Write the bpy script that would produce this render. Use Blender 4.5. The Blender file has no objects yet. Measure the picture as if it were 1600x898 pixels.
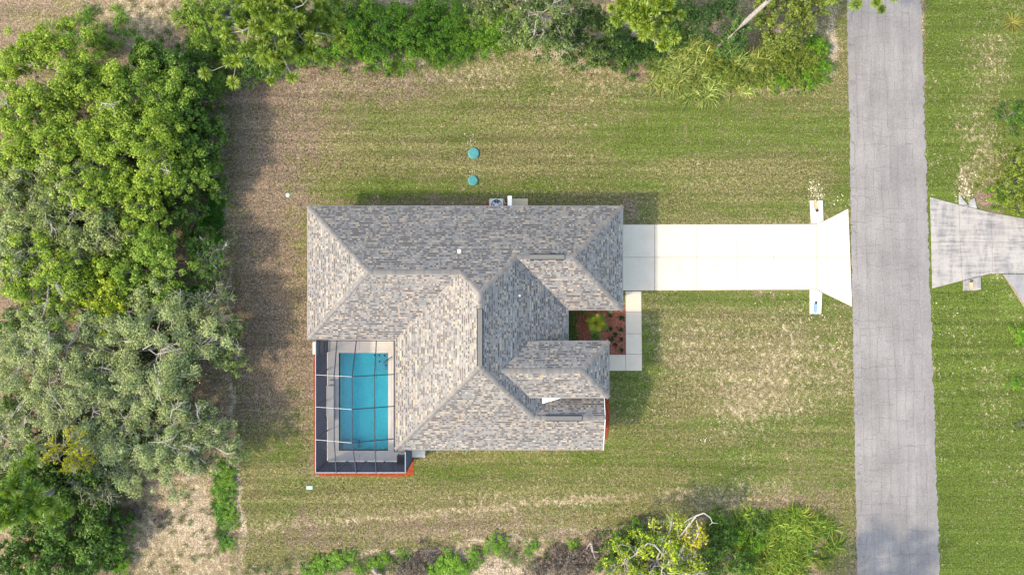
import bpy, bmesh, math, random
import numpy as np
from mathutils import Vector, Matrix

C = bpy.context.scene.collection
SC = bpy.context.scene
R = math.radians

# ------------------------------------------------------------------ camera, sky, sun, exposure
K, H = 22.5, 47.4                     # pixels of the photograph per metre on the ground, flying height
def G(px, py, z=0.0):                 # pixel of the photograph -> point of the place at height z
    f = (H - z) / H / K
    return Vector(((px - 800) * f, (449 - py) * f, z))

cam = bpy.data.cameras.new('camera'); cam.lens = 24; cam.sensor_width = 36
cam.clip_start = 0.5; cam.clip_end = 2000
co = bpy.data.objects.new('camera', cam); C.objects.link(co)
co.location = (0, 0, H); co.rotation_euler = (0, 0, 0)
SC.camera = co

SUN_TO = Vector((-1.05, -0.46, 1.0)).normalized()      # towards the sun
elev = math.asin(SUN_TO.z); azim = math.atan2(SUN_TO.x, SUN_TO.y)
w = bpy.data.worlds.new('World'); SC.world = w; w.use_nodes = True
nt = w.node_tree; nt.nodes.clear()
sky = nt.nodes.new('ShaderNodeTexSky'); sky.sky_type = 'NISHITA'; sky.sun_disc = False
sky.sun_elevation = elev; sky.sun_rotation = azim; sky.altitude = 20; sky.dust_density = 1.3; sky.ozone_density = 0.3; sky.air_density = 1.0
bg = nt.nodes.new('ShaderNodeBackground'); bg.inputs[1].default_value = 0.15
ow = nt.nodes.new('ShaderNodeOutputWorld')
nt.links.new(sky.outputs[0], bg.inputs[0]); nt.links.new(bg.outputs[0], ow.inputs[0])
sl = bpy.data.lights.new('sun', 'SUN'); sl.energy = 1.2; sl.angle = R(3.5); sl.color = (1, 0.94, 0.84)
so = bpy.data.objects.new('sun', sl); C.objects.link(so)
so.rotation_euler = (-SUN_TO).to_track_quat('-Z', 'Y').to_euler(); so.location = (-40, -20, 60)
SC.view_settings.view_transform = 'Standard'; SC.view_settings.look = 'None'
SC.view_settings.exposure = 2.32; SC.view_settings.gamma = 1.0
SC.view_settings.use_white_balance = True; SC.view_settings.white_balance_temperature = 7600; SC.view_settings.white_balance_tint = 10

# ------------------------------------------------------------------ helpers
rng = np.random.default_rng(7)
rnd = random.Random(11)

def tag(o, label=None, cat=None, group=None, kind=None):
    if label: o['label'] = label
    if cat: o['category'] = cat
    if group: o['group'] = group
    if kind: o['kind'] = kind
    return o

def empty(name, loc, label, cat, group=None, rz=0):
    o = bpy.data.objects.new(name, None); C.objects.link(o); o.location = loc
    o.rotation_euler = (0, 0, rz); o.empty_display_size = 0.3
    return tag(o, label, cat, group)

def link(name, me, mat, parent=None, kind=None, loc=None):
    o = bpy.data.objects.new(name, me); C.objects.link(o)
    if mat is not None:
        me.materials.clear()
        for m in (mat if isinstance(mat, (list, tuple)) else [mat]): me.materials.append(m)
    if parent is not None:
        o.parent = parent
        if loc is None:               # geometry is in world coordinates: take off the parents' places
            t = Vector((0, 0, 0)); p = parent
            while p is not None: t += p.location; p = p.parent
            o.location = -t
    if loc is not None: o.location = loc
    if kind: o['kind'] = kind
    return o

def np_mesh(name, V, F, tint=None, smooth=False):
    V = np.asarray(V, np.float32); F = np.asarray(F, np.int32); k = F.shape[1]; m = len(F)
    me = bpy.data.meshes.new(name)
    me.vertices.add(len(V)); me.vertices.foreach_set('co', V.ravel())
    me.loops.add(m * k); me.loops.foreach_set('vertex_index', F.ravel())
    me.polygons.add(m)
    me.polygons.foreach_set('loop_start', np.arange(0, m * k, k, dtype=np.int32))
    me.polygons.foreach_set('loop_total', np.full(m, k, np.int32))
    if smooth: me.polygons.foreach_set('use_smooth', np.ones(m, bool))
    me.update(calc_edges=True)
    if tint is not None:
        a = me.attributes.new('tint', 'FLOAT_COLOR', 'POINT')
        t = np.ones((len(V), 4), np.float32); t[:, :3] = tint
        a.data.foreach_set('color', t.ravel())
    return me

class MB:                             # collects simple shapes into one mesh
    def __init__(s): s.v = []; s.f = []
    def box(s, x0, x1, y0, y1, z0, z1):
        b = len(s.v)
        s.v += [(x0,y0,z0),(x1,y0,z0),(x1,y1,z0),(x0,y1,z0),(x0,y0,z1),(x1,y0,z1),(x1,y1,z1),(x0,y1,z1)]
        s.f += [tuple(b+i for i in q) for q in ((0,3,2,1),(4,5,6,7),(0,1,5,4),(1,2,6,5),(2,3,7,6),(3,0,4,7))]
        return s
    def prism(s, pts, z0, z1):
        b = len(s.v); n = len(pts)
        a = sum(pts[i][0]*pts[(i+1)%n][1]-pts[(i+1)%n][0]*pts[i][1] for i in range(n))
        if a < 0: pts = pts[::-1]
        s.v += [(p[0], p[1], z0) for p in pts] + [(p[0], p[1], z1) for p in pts]
        s.f += [tuple(b+n+i for i in range(n)), tuple(b+n-1-i for i in range(n))]
        s.f += [(b+i, b+(i+1)%n, b+n+(i+1)%n, b+n+i) for i in range(n)]
        return s
    def poly(s, pts):
        b = len(s.v); s.v += [tuple(p) for p in pts]; s.f.append(tuple(range(b, b+len(pts)))); return s
    def bar(s, a, b, w, h=None):      # rectangular bar from a to b
        a = Vector(a); b = Vector(b); d = (b-a).normalized(); h = h or w
        u = d.cross(Vector((0,0,1)))
        if u.length < 1e-3: u = Vector((1,0,0))
        u.normalize(); v = u.cross(d).normalized(); n = len(s.v)
        for p in (a, b):
            for (i, j) in ((-1,-1),(1,-1),(1,1),(-1,1)): s.v.append(tuple(p + u*(w/2*i) + v*(h/2*j)))
        s.f += [tuple(n+i for i in q) for q in ((0,1,5,4),(1,2,6,5),(2,3,7,6),(3,0,4,7),(3,2,1,0),(4,5,6,7))]
        return s
    def tube(s, pts, rads, n=6, cap=True):
        base = len(s.v); m = len(pts); pts = [Vector(p) for p in pts]
        for i, p in enumerate(pts):
            d = (pts[min(i+1, m-1)] - pts[max(i-1, 0)]).normalized()
            u = d.cross(Vector((0.31, 0.17, 0.93))); u.normalize(); v = d.cross(u)
            for k in range(n):
                a = 2*math.pi*k/n; s.v.append(tuple(p + (u*math.cos(a) + v*math.sin(a))*rads[i]))
        for i in range(m-1):
            for k in range(n):
                s.f.append((base+i*n+k, base+i*n+(k+1)%n, base+(i+1)*n+(k+1)%n, base+(i+1)*n+k))
        if cap: s.f.append(tuple(base+(m-1)*n+k for k in range(n))); s.f.append(tuple(base+n-1-k for k in range(n)))
        return s
    def lathe(s, c, prof, n=24):      # (radius, z) profile round a vertical axis
        base = len(s.v)
        for r, z in prof:
            for k in range(n):
                a = 2*math.pi*k/n; s.v.append((c[0]+r*math.cos(a), c[1]+r*math.sin(a), z))
        for i in range(len(prof)-1):
            for k in range(n):
                s.f.append((base+i*n+k, base+i*n+(k+1)%n, base+(i+1)*n+(k+1)%n, base+(i+1)*n+k))
        s.f.append(tuple(base+(len(prof)-1)*n+k for k in range(n)))
        return s
    def mesh(s, name, bevel=0.0):
        me = bpy.data.meshes.new(name); me.from_pydata(s.v, [], s.f); me.update()
        if bevel:
            bm = bmesh.new(); bm.from_mesh(me)
            bmesh.ops.bevel(bm, geom=list(bm.edges), offset=bevel, segments=1, affect='EDGES', clamp_overlap=True)
            bm.to_mesh(me); bm.free()
        return me
    def build(s, name, mat, parent=None, kind=None, bevel=0.0, loc=None):
        return link(name, s.mesh(name, bevel), mat, parent, kind, loc)

# ---- smooth value noise for the ground masks
def vnoise(x, y, sc, seed=0):
    x = np.asarray(x, np.float64)*sc + seed*17.3; y = np.asarray(y, np.float64)*sc - seed*9.7
    xi = np.floor(x).astype(np.int64); yi = np.floor(y).astype(np.int64); fx = x-xi; fy = y-yi
    fx = fx*fx*(3-2*fx); fy = fy*fy*(3-2*fy)
    def h(a, b):
        n = (a*374761393 + b*668265263 + seed*2147483) & 0x7fffffff
        n = ((n ^ (n >> 13))*1274126177) & 0x7fffffff
        return ((n ^ (n >> 16)) & 0xffff)/65535.0
    return (h(xi,yi)*(1-fx)+h(xi+1,yi)*fx)*(1-fy) + (h(xi,yi+1)*(1-fx)+h(xi+1,yi+1)*fx)*fy
def fbm(x, y, sc, seed=0, o=4):
    t = 0; a = 0.5; n = 0
    for i in range(o): t = t + a*vnoise(x, y, sc*2**i, seed+i*3); n += a; a *= 0.55
    return t/n

# ---- materials
def new_mat(name):
    m = bpy.data.materials.new(name); m.use_nodes = True
    n = m.node_tree; n.nodes.clear()
    out = n.nodes.new('ShaderNodeOutputMaterial')
    return m, n, out
def L(n, a, b): n.links.new(a, b)
def noise_node(n, scale, detail=4, rough=0.6, vec=None):
    t = n.nodes.new('ShaderNodeTexNoise'); t.inputs['Scale'].default_value = scale
    t.inputs['Detail'].default_value = detail; t.inputs['Roughness'].default_value = rough
    if vec is not None: L(n, vec, t.inputs['Vector'])
    return t
def ramp(n, fac, stops):
    r = n.nodes.new('ShaderNodeValToRGB'); e = r.color_ramp.elements
    while len(e) < len(stops): e.new(0.5)
    for i, (p, c) in enumerate(stops):
        e[i].position = p; e[i].color = (*c, 1) if len(c) == 3 else c
    L(n, fac, r.inputs[0]); return r
def mixc(n, fac, a, b, mode='MIX'):
    m = n.nodes.new('ShaderNodeMix'); m.data_type = 'RGBA'; m.blend_type = mode
    for v, s in ((fac, m.inputs[0]), (a, m.inputs[6]), (b, m.inputs[7])):
        if isinstance(v, (int, float)): s.default_value = v
        elif isinstance(v, tuple): s.default_value = (*v, 1)
        else: L(n, v, s)
    return m.outputs[2]
def math_node(n, op, a, b=None, c=None, clamp=False):
    m = n.nodes.new('ShaderNodeMath'); m.operation = op; m.use_clamp = clamp
    for i, v in enumerate((a, b, c)):
        if v is None: continue
        if isinstance(v, (int, float)): m.inputs[i].default_value = v
        else: L(n, v, m.inputs[i])
    return m.outputs[0]
def obj_co(n, scale=(1,1,1), rz=0):
    t = n.nodes.new('ShaderNodeNewGeometry'); mp = n.nodes.new('ShaderNodeMapping')
    mp.inputs['Scale'].default_value = scale; mp.inputs['Rotation'].default_value = (0,0,rz)
    L(n, t.outputs['Position'], mp.inputs[0]); return mp.outputs[0]
def bsdf(n, out, col, rough=0.8, bump=None, strength=0.3, dist=0.02, metal=0.0, spec=0.3):
    b = n.nodes.new('ShaderNodeBsdfPrincipled')
    if isinstance(col, tuple): b.inputs['Base Color'].default_value = (*col, 1)
    else: L(n, col, b.inputs['Base Color'])
    b.inputs['Roughness'].default_value = rough; b.inputs['Metallic'].default_value = metal
    b.inputs['Specular IOR Level'].default_value = spec
    if bump is not None:
        bp = n.nodes.new('ShaderNodeBump'); bp.inputs['Strength'].default_value = strength
        bp.inputs['Distance'].default_value = dist
        L(n, bump, bp.inputs['Height']); L(n, bp.outputs[0], b.inputs['Normal'])
    L(n, b.outputs[0], out.inputs[0]); return b
def simple(name, col, rough=0.7, var=0.12, scale=3.0, metal=0.0, spec=0.3, bump=0.1):
    m, n, out = new_mat(name); v = obj_co(n)
    t = noise_node(n, scale, 5, 0.65, v)
    a = tuple(c*(1-var) for c in col); b = tuple(min(1, c*(1+var)) for c in col)
    r = ramp(n, t.outputs[0], [(0.3, a), (0.7, b)])
    bsdf(n, out, r.outputs[0], rough, t.outputs[0], bump, 0.01, metal, spec); return m
def tinted(name, rough=0.85, translucent=0.0, spec=0.02, var=0.15, scale=8):
    """colour of each piece comes from its own 'tint' attribute"""
    m, n, out = new_mat(name)
    at = n.nodes.new('ShaderNodeAttribute'); at.attribute_name = 'tint'
    t = noise_node(n, scale, 3, 0.6, obj_co(n))
    k = ramp(n, t.outputs[0], [(0.25, (1-var,)*3), (0.75, (1+var,)*3)])
    col = mixc(n, 1.0, at.outputs['Color'], k.outputs[0], 'MULTIPLY')
    d = n.nodes.new('ShaderNodeBsdfDiffuse'); L(n, col, d.inputs[0]); last = d.outputs[0]
    if translucent:
        tr = n.nodes.new('ShaderNodeBsdfTranslucent'); L(n, col, tr.inputs[0])
        mx = n.nodes.new('ShaderNodeMixShader'); mx.inputs[0].default_value = translucent
        L(n, last, mx.inputs[1]); L(n, tr.outputs[0], mx.inputs[2]); last = mx.outputs[0]
    if spec:
        gl = n.nodes.new('ShaderNodeBsdfGlossy'); gl.inputs['Roughness'].default_value = 0.45
        mx = n.nodes.new('ShaderNodeMixShader'); mx.inputs[0].default_value = spec
        L(n, last, mx.inputs[1]); L(n, gl.outputs[0], mx.inputs[2]); last = mx.outputs[0]
    L(n, last, out.inputs[0]); return m

M = {}
M['leaf'] = tinted('foliage', translucent=0.38, spec=0.015, var=0.2, scale=1.2)
M['needle'] = tinted('pine_needles', translucent=0.25, spec=0.04, var=0.2, scale=1.5)
M['shingle'] = tinted('asphalt_shingles', spec=0.02, var=0.12, scale=14)
M['chip'] = tinted('loose_pieces', spec=0.0, var=0.2, scale=6)
M['bark_pale'] = simple('pale_oak_bark', (0.27,0.25,0.21), 0.9, 0.3, 6, bump=0.4)
M['bark'] = simple('grey_brown_bark', (0.17,0.155,0.14), 0.9, 0.35, 6, bump=0.5)
M['white'] = simple('white_paint', (0.78,0.78,0.76), 0.5, 0.03, 2)
M['stucco'] = simple('cream_stucco', (0.62,0.57,0.48), 0.9, 0.06, 5, bump=0.2)
M['alu'] = simple('bronze_enclosure_frame', (0.03,0.034,0.042), 0.4, 0.1, 3, 0.3)
M['alu_pale_lit'] = simple('pale_lit_enclosure_frame', (0.20,0.225,0.25), 0.4, 0.05, 3)  # pale top rails; on trusses, sunlight painted into the sun-facing half
M['metal'] = simple('grey_metal', (0.42,0.43,0.44), 0.4, 0.08, 4, 0.7)
M['dark'] = simple('dark_plastic', (0.015,0.016,0.018), 0.5, 0.2, 4)
M['teal'] = simple('teal_green_plastic', (0.035,0.17,0.165), 0.55, 0.10, 6)
M['palegreen'] = simple('pale_green_plastic', (0.26,0.40,0.30), 0.6, 0.1, 6)
M['tan_concrete'] = simple('tan_concrete', (0.42,0.33,0.23), 0.9, 0.08, 3)
M['glass'] = simple('window_glass', (0.03,0.04,0.05), 0.08, 0.1, 1, spec=0.6)
M['cap'] = simple('ridge_cap_shingle', (0.155,0.15,0.145), 0.9, 0.18, 7)
M['vent'] = simple('ridge_vent_shingle', (0.100,0.099,0.093), 0.85, 0.12, 9)
M['crack'] = simple('open_crack', (0.078,0.073,0.07), 0.95, 0.3, 6)
M['joint'] = simple('slab_joint', (0.20,0.155,0.105), 0.95, 0.3, 6)
M['brown_wood'] = simple('weathered_wood', (0.20,0.17,0.15), 0.9, 0.3, 5)

def concrete(name, col, stain, amt, var=0.06, black=0.0):
    m, n, out = new_mat(name); v = obj_co(n)
    f = noise_node(n, 9, 5, 0.7, v); g = noise_node(n, 0.9, 4, 0.6, v)
    c = ramp(n, f.outputs[0], [(0.3, tuple(x*(1-var) for x in col)), (0.7, tuple(min(1,x*(1+var)) for x in col))]).outputs[0]
    k = ramp(n, g.outputs[0], [(0.45, (0,0,0)), (0.75, (amt,)*3)])
    c = mixc(n, k.outputs[0], c, stain)
    if black:
        s = noise_node(n, 1.5, 6, 0.72, obj_co(n, (0.35, 2.8, 1)))
        s2 = noise_node(n, 1.1, 5, 0.7, obj_co(n, (1.6, 0.5, 1)))
        kk = ramp(n, math_node(n, 'MULTIPLY', s.outputs[0], s2.outputs[0]), [(0.21, (0,0,0)), (0.36, (black,)*3)])
        c = mixc(n, kk.outputs[0], c, (0.10,0.10,0.105))
    bsdf(n, out, c, 0.9, f.outputs[0], 0.15, 0.01); return m
M['drive'] = concrete('new_white_concrete', (0.44,0.388,0.308), (0.38,0.32,0.238), 0.6)
M['walk'] = concrete('pale_walk_concrete', (0.43,0.365,0.28), (0.38,0.31,0.23), 0.6)
M['old_drive'] = concrete('weathered_concrete', (0.255,0.238,0.215), (0.19,0.175,0.162), 0.7, 0.08, 0.85)
M['old_path'] = concrete('grey_weathered_path', (0.20,0.195,0.195), (0.15,0.15,0.15), 0.6, 0.08, 0.4)
M['headwall'] = concrete('bright_headwall_concrete', (0.46,0.44,0.41), (0.38,0.36,0.33), 0.3)
M['old_headwall'] = concrete('stained_headwall_concrete', (0.27,0.26,0.25), (0.12,0.12,0.125), 0.9, 0.1, 0.9)
M['deck'] = concrete('pool_deck_coating', (0.50,0.46,0.41), (0.38,0.345,0.31), 0.55, 0.05)
M['plaster'] = concrete('teal_pool_plaster', (0.23,0.75,0.75), (0.17,0.62,0.65), 0.9, 0.12)
M['plaster_shallow'] = concrete('shallow_water_pool_plaster', (0.30,0.46,0.52), (0.26,0.42,0.5), 0.4, 0.04)  # paler than the basin: the brightness of shallow water painted into the plaster

# asphalt
m, n, out = new_mat('aged_asphalt'); v = obj_co(n)
fine = noise_node(n, 13, 5, 0.85, v); big = noise_node(n, 0.35, 4, 0.6, v); strk = noise_node(n, 1.6, 4, 0.6, obj_co(n, (1.0, 0.12, 1)))
c = ramp(n, fine.outputs[0], [(0.30, (0.108,0.101,0.095)), (0.70, (0.218,0.204,0.193))]).outputs[0]
k = ramp(n, big.outputs[0], [(0.35, (0.86,)*3), (0.65, (1.10,)*3)])
c = mixc(n, 1.0, c, k.outputs[0], 'MULTIPLY')
k = ramp(n, strk.outputs[0], [(0.35, (0.9,)*3), (0.65, (1.07,)*3)])
c = mixc(n, 1.0, c, k.outputs[0], 'MULTIPLY')
bsdf(n, out, c, 0.92, fine.outputs[0], 0.3, 0.01); M['asphalt'] = m

# ground: masks R dry straw, G lush, B bare sand, A litter (brown) come from the mesh
m, n, out = new_mat('ground_cover')
at = n.nodes.new('ShaderNodeAttribute'); at.attribute_name = 'mask'
sep = n.nodes.new('ShaderNodeSeparateColor'); L(n, at.outputs['Color'], sep.inputs[0])
v = obj_co(n)
n1 = noise_node(n, 5.5, 4, 0.75, v); n2 = noise_node(n, 1.2, 5, 0.65, v); n3 = noise_node(n, 9, 4, 0.8, obj_co(n, (0.8, 1.1, 1)))
n4 = noise_node(n, 2.6, 5, 0.75, obj_co(n, (1.15, 0.9, 1), 0.6)); n5 = noise_node(n, 11, 3, 0.8, v)
ns = noise_node(n, 1.0, 5, 0.7, obj_co(n, (0.45, 2.4, 1), 0.03)); n7 = noise_node(n, 3.6, 4, 0.7, v)
mixn = math_node(n, 'MULTIPLY_ADD', ns.outputs[0], 0.40, math_node(n, 'MULTIPLY_ADD', n7.outputs[0], 0.35, math_node(n, 'MULTIPLY', n2.outputs[0], 0.25)))
def thr(mask, nz, gain=3.2, w=1.0):   # mask broken up by noise, 0..1
    a = math_node(n, 'SUBTRACT', nz, 0.5); a = math_node(n, 'MULTIPLY', a, gain)
    b = math_node(n, 'MULTIPLY_ADD', mask, 2.0, -0.5)
    return math_node(n, 'ADD', a, b, clamp=True)
base = ramp(n, n1.outputs[0], [(0.30, (0.048,0.052,0.013)), (0.5, (0.114,0.108,0.038)), (0.70, (0.225,0.186,0.100))]).outputs[0]
lush = ramp(n, n3.outputs[0], [(0.28, (0.026,0.048,0.006)), (0.55, (0.076,0.108,0.018)), (0.78, (0.170,0.192,0.055))]).outputs[0]
dry = ramp(n, n4.outputs[0], [(0.25, (0.105,0.082,0.040)), (0.5, (0.215,0.170,0.098)), (0.72, (0.42,0.345,0.225))]).outputs[0]
sand = ramp(n, n3.outputs[0], [(0.25, (0.20,0.15,0.105)), (0.5, (0.33,0.26,0.19)), (0.75, (0.50,0.42,0.33))]).outputs[0]
lit = ramp(n, n1.outputs[0], [(0.28, (0.060,0.042,0.026)), (0.5, (0.150,0.106,0.072)), (0.74, (0.25,0.19,0.135))]).outputs[0]
c = mixc(n, thr(sep.outputs[1], mixn, 6.5), base, lush)
c = mixc(n, thr(at.outputs['Alpha'], n2.outputs[0], 4.0), c, lit)
c = mixc(n, thr(sep.outputs[0], math_node(n, 'MULTIPLY_ADD', n3.outputs[0], 0.45, math_node(n, 'MULTIPLY', n4.outputs[0], 0.55)), 8.5), c, dry)
c = mixc(n, thr(sep.outputs[2], n3.outputs[0], 3.5), c, sand)
k = ramp(n, n5.outputs[0], [(0.32, (0.52,)*3), (0.5, (0.96,)*3), (0.68, (1.50,)*3)])
c = mixc(n, 1.0, c, k.outputs[0], 'MULTIPLY')
nm = noise_node(n, 1.0, 4, 0.65, obj_co(n, (0.07, 1.9, 1), 0.02))
k = ramp(n, nm.outputs[0], [(0.34, (0.76,)*3), (0.66, (1.18,)*3)])
c = mixc(n, 1.0, c, k.outputs[0], 'MULTIPLY')
bsdf(n, out, c, 0.95, n1.outputs[0], 0.7, 0.06, spec=0.1); M['ground'] = m

# mulch
m, n, out = new_mat('red_mulch'); v = obj_co(n); t = noise_node(n, 18, 4, 0.8, v)
c = ramp(n, t.outputs[0], [(0.3, (0.10,0.020,0.012)), (0.55, (0.25,0.050,0.02)), (0.75, (0.38,0.09,0.035))]).outputs[0]
bsdf(n, out, c, 0.95, t.outputs[0], 0.8, 0.04, spec=0.1); M['mulch'] = m
m, n, out = new_mat('shade_toned_red_mulch'); v = obj_co(n); t = noise_node(n, 14, 5, 0.8, v)  # shaded copy of the red mulch, with the shade's muted tone in its colour
c = ramp(n, t.outputs[0], [(0.3, (0.12,0.038,0.024)), (0.55, (0.24,0.085,0.052)), (0.75, (0.36,0.15,0.10))]).outputs[0]
bsdf(n, out, c, 0.95, t.outputs[0], 0.8, 0.04, spec=0.1); M['mulch_shade'] = m

# insect screen: an absorbing mesh, denser the more obliquely it is crossed
def screen(name, T, col):
    m, n, out = new_mat(name)
    g = n.nodes.new('ShaderNodeNewGeometry'); d = n.nodes.new('ShaderNodeVectorMath'); d.operation = 'DOT_PRODUCT'
    L(n, g.outputs['Normal'], d.inputs[0]); L(n, g.outputs['Incoming'], d.inputs[1])
    a = math_node(n, 'MAXIMUM', math_node(n, 'ABSOLUTE', d.outputs['Value']), 0.08)
    a = math_node(n, 'POWER', T, math_node(n, 'DIVIDE', 1.0, a))
    di = n.nodes.new('ShaderNodeBsdfDiffuse'); di.inputs[0].default_value = (*col, 1)
    tr = n.nodes.new('ShaderNodeBsdfTransparent'); mx = n.nodes.new('ShaderNodeMixShader')
    L(n, a, mx.inputs[0]); L(n, di.outputs[0], mx.inputs[1]); L(n, tr.outputs[0], mx.inputs[2])
    L(n, mx.outputs[0], out.inputs[0]); return m
M['screen'] = screen('charcoal_insect_screen', 0.86, (0.045,0.05,0.062))
M['screen_wall'] = screen('charcoal_wall_screen', 0.40, (0.066,0.090,0.118))

# water
m, n, out = new_mat('pool_water')
t = noise_node(n, 2.2, 3, 0.6, obj_co(n)); bp = n.nodes.new('ShaderNodeBump'); bp.inputs['Strength'].default_value = 0.15
bp.inputs['Distance'].default_value = 0.03; L(n, t.outputs[0], bp.inputs['Height'])
tr = n.nodes.new('ShaderNodeBsdfTransparent'); tr.inputs[0].default_value = (0.40,0.92,0.95,1)
gl = n.nodes.new('ShaderNodeBsdfGlossy'); gl.inputs['Roughness'].default_value = 0.03; L(n, bp.outputs[0], gl.inputs['Normal'])
fr = n.nodes.new('ShaderNodeFresnel'); fr.inputs['IOR'].default_value = 1.33; L(n, bp.outputs[0], fr.inputs['Normal'])
mx = n.nodes.new('ShaderNodeMixShader'); L(n, fr.outputs[0], mx.inputs[0]); L(n, tr.outputs[0], mx.inputs[1]); L(n, gl.outputs[0], mx.inputs[2])
L(n, mx.outputs[0], out.inputs[0]); M['water'] = m

# ------------------------------------------------------------------ ground sheet with lawn, sand and litter masks
POOL = (-12.0, -8.58, -11.29, -4.53)            # x0 x1 y0 y1
LAWN = [(357,112),(430,113),(540,104),(640,93),(740,83),(790,78),(830,90),(900,94),(950,113),(1010,138),(1080,152),(1150,141),
        (1280,136),(1309,122),(1312,0),(1342,0),(1342,898),(1290,898),(1288,806),(1250,800),(1130,806),(1040,812),(960,824),(850,836),
        (760,846),(660,856),(560,871),(450,882),(382,888),(374,760),(362,640),(355,420),(350,300),(352,125)]
LP = np.array([G(*p)[:2] for p in LAWN])
def inside_dist(x, y):                           # signed distance to the lawn's edge, positive inside
    x = x.ravel(); y = y.ravel(); d = np.full(x.shape, 1e9); ins = np.zeros(x.shape, bool)
    n_ = len(LP)
    for i in range(n_):
        a = LP[i]; b = LP[(i+1) % n_]; ab = b-a
        t = np.clip(((x-a[0])*ab[0]+(y-a[1])*ab[1])/(ab@ab), 0, 1)
        d = np.minimum(d, np.hypot(x-a[0]-t*ab[0], y-a[1]-t*ab[1]))
        cr = ((a[1] > y) != (b[1] > y)) & (x < (b[0]-a[0])*(y-a[1])/((b[1]-a[1]) or 1e-9)+a[0]); ins ^= cr
    return np.where(ins, d, -d)

def blob(X, Y, lst):
    t = np.zeros(X.shape)
    for px, py, rx, ry, s in lst:
        c = G(px, py); t += s*np.exp(-(((X-c.x)*K/rx)**2 + ((Y-c.y)*K/ry)**2))
    return t
xs = np.unique(np.round(np.concatenate([np.array([-900,-400,-200,-120,-80,-60,-50]), np.arange(-42, 42.01, 0.25), [POOL[0]-0.05, POOL[1]+0.05], np.array([50,60,80,120,200,400,900])]), 3))
ys = np.unique(np.round(np.concatenate([np.array([-900,-400,-200,-120,-80,-60,-40]), np.arange(-30, 30.01, 0.25), [POOL[2]-0.05, POOL[3]+0.05], np.array([40,60,80,120,200,400,900])]), 3))
X, Y = np.meshgrid(xs, ys); nx, ny = len(xs), len(ys)
P_x = 800+X*K; P_y = 449-Y*K
sd = inside_dist(X, Y).reshape(X.shape) + (fbm(X, Y, 0.8, 3)-0.5)*1.2
lawn = np.clip(sd/0.5+0.5, 0, 1)
right = np.clip((P_x-1440)/12, 0, 1)             # beyond the road
stripe = fbm(X*0.10, Y, 0.9, 5, 3)               # mowing bands run along x
patch = fbm(X, Y, 0.16, 8, 4)
green = 0.30 + 0.9*(stripe-0.5) + 0.9*(patch-0.5) + blob(X, Y, [
    (700,300,230,26,.55),(1170,325,150,26,.6),(1150,210,180,60,.35),(620,250,70,80,.35),(985,620,40,60,.5),(1010,530,20,60,.45),(1180,470,130,22,.45),
    (800,735,300,30,.3),(1160,690,120,45,.35),(1310,650,40,140,.35),(440,740,60,90,.25),(960,215,110,50,.3),(560,310,60,18,.3),(1320,300,20,60,.4)])
def track(pts, wpx, amp):                         # worn wheel lines across the turf
    t = np.zeros(X.shape)
    for a, b_ in zip(pts[:-1], pts[1:]):
        ab = (b_[0]-a[0], b_[1]-a[1]); u = np.clip(((P_x-a[0])*ab[0]+(P_y-a[1])*ab[1])/(ab[0]**2+ab[1]**2), 0, 1)
        t = np.maximum(t, np.exp(-(np.hypot(P_x-a[0]-u*ab[0], P_y-a[1]-u*ab[1])/wpx)**2))
    return amp*t*(0.5+fbm(X, Y, 0.25, 97))
dry = 0.03 + track([(420,822),(560,812),(700,800),(870,784),(1010,770),(1230,758)], 7, .38) + track([(620,842),(800,826),(980,803),(1150,786)], 5, .22) + track([(640,752),(800,748),(1000,752)], 4, .15) + 0.7*(fbm(X, Y, 0.3, 21)-0.5) + blob(X, Y, [
    (1140,585,110,70,.36),(1230,560,80,70,.22),(1060,520,50,60,.22),(1200,640,90,30,.15),(760,120,130,40,.28),(880,105,80,30,.2),(640,200,70,60,.10),(980,130,60,20,.25),
    (900,780,330,10,.35),(700,800,150,8,.25),(1310,560,25,80,.25)])
litter = 0.10 + 0.5*(fbm(X, Y, 0.25, 31)-0.5) + blob(X, Y, [
    (415,440,70,220,.75),(430,190,100,110,.60),(520,120,190,34,.45),(480,600,10,160,.4),(700,316,240,9,.5),(420,560,60,80,.35),(620,135,60,40,.2),
    (800,820,400,26,.40),(1200,785,110,16,.4),(500,850,150,30,.3),(985,330,12,16,.6),(1300,800,40,90,.2)])
sand = -0.15 + 0.35*(fbm(X, Y, 0.5, 41)-0.5)
edge = np.exp(-((sd+0.15)/0.32)**2)*np.clip(fbm(X, Y, 0.35, 45)*2.6-0.55, 0, 1)*np.clip((sd < 3), 0, 1)
edge = edge*np.where(P_x > 1300, 0.15, 1.0)
sand = sand + 1.7*edge + blob(X, Y, [(739,262,14,40,.30),(1275,300,12,16,.6)])
# rough land outside the lawn
o_green = 0.20 + 0.8*(fbm(X, Y, 0.3, 51)-0.5) + blob(X, Y, [(650,50,140,45,.4),(330,200,40,120,.3),(1200,100,120,60,.4),(300,60,60,60,.25),(340,700,20,120,.4),(1200,860,110,50,.5)])
o_dry = 0.22 - blob(X, Y, [(120,320,170,240,.5)]) + 0.7*(fbm(X, Y, 0.35, 55)-0.5) + blob(X, Y, [(220,20,90,60,.4),(280,830,70,80,.35),(800,880,130,40,.3),(1305,60,14,90,.3)])
o_lit = 0.62 + 0.7*(fbm(X, Y, 0.25, 58)-0.5)
o_sand = 0.05 - blob(X, Y, [(120,320,170,240,.5)]) + 0.5*(fbm(X, Y, 0.4, 61)-0.5) + blob(X, Y, [(220,30,60,40,.35),(290,830,55,70,.42),(780,885,110,25,.45),(1303,70,10,70,.5),(745,30,20,30,.4),(620,5,60,10,.3)])
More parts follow.
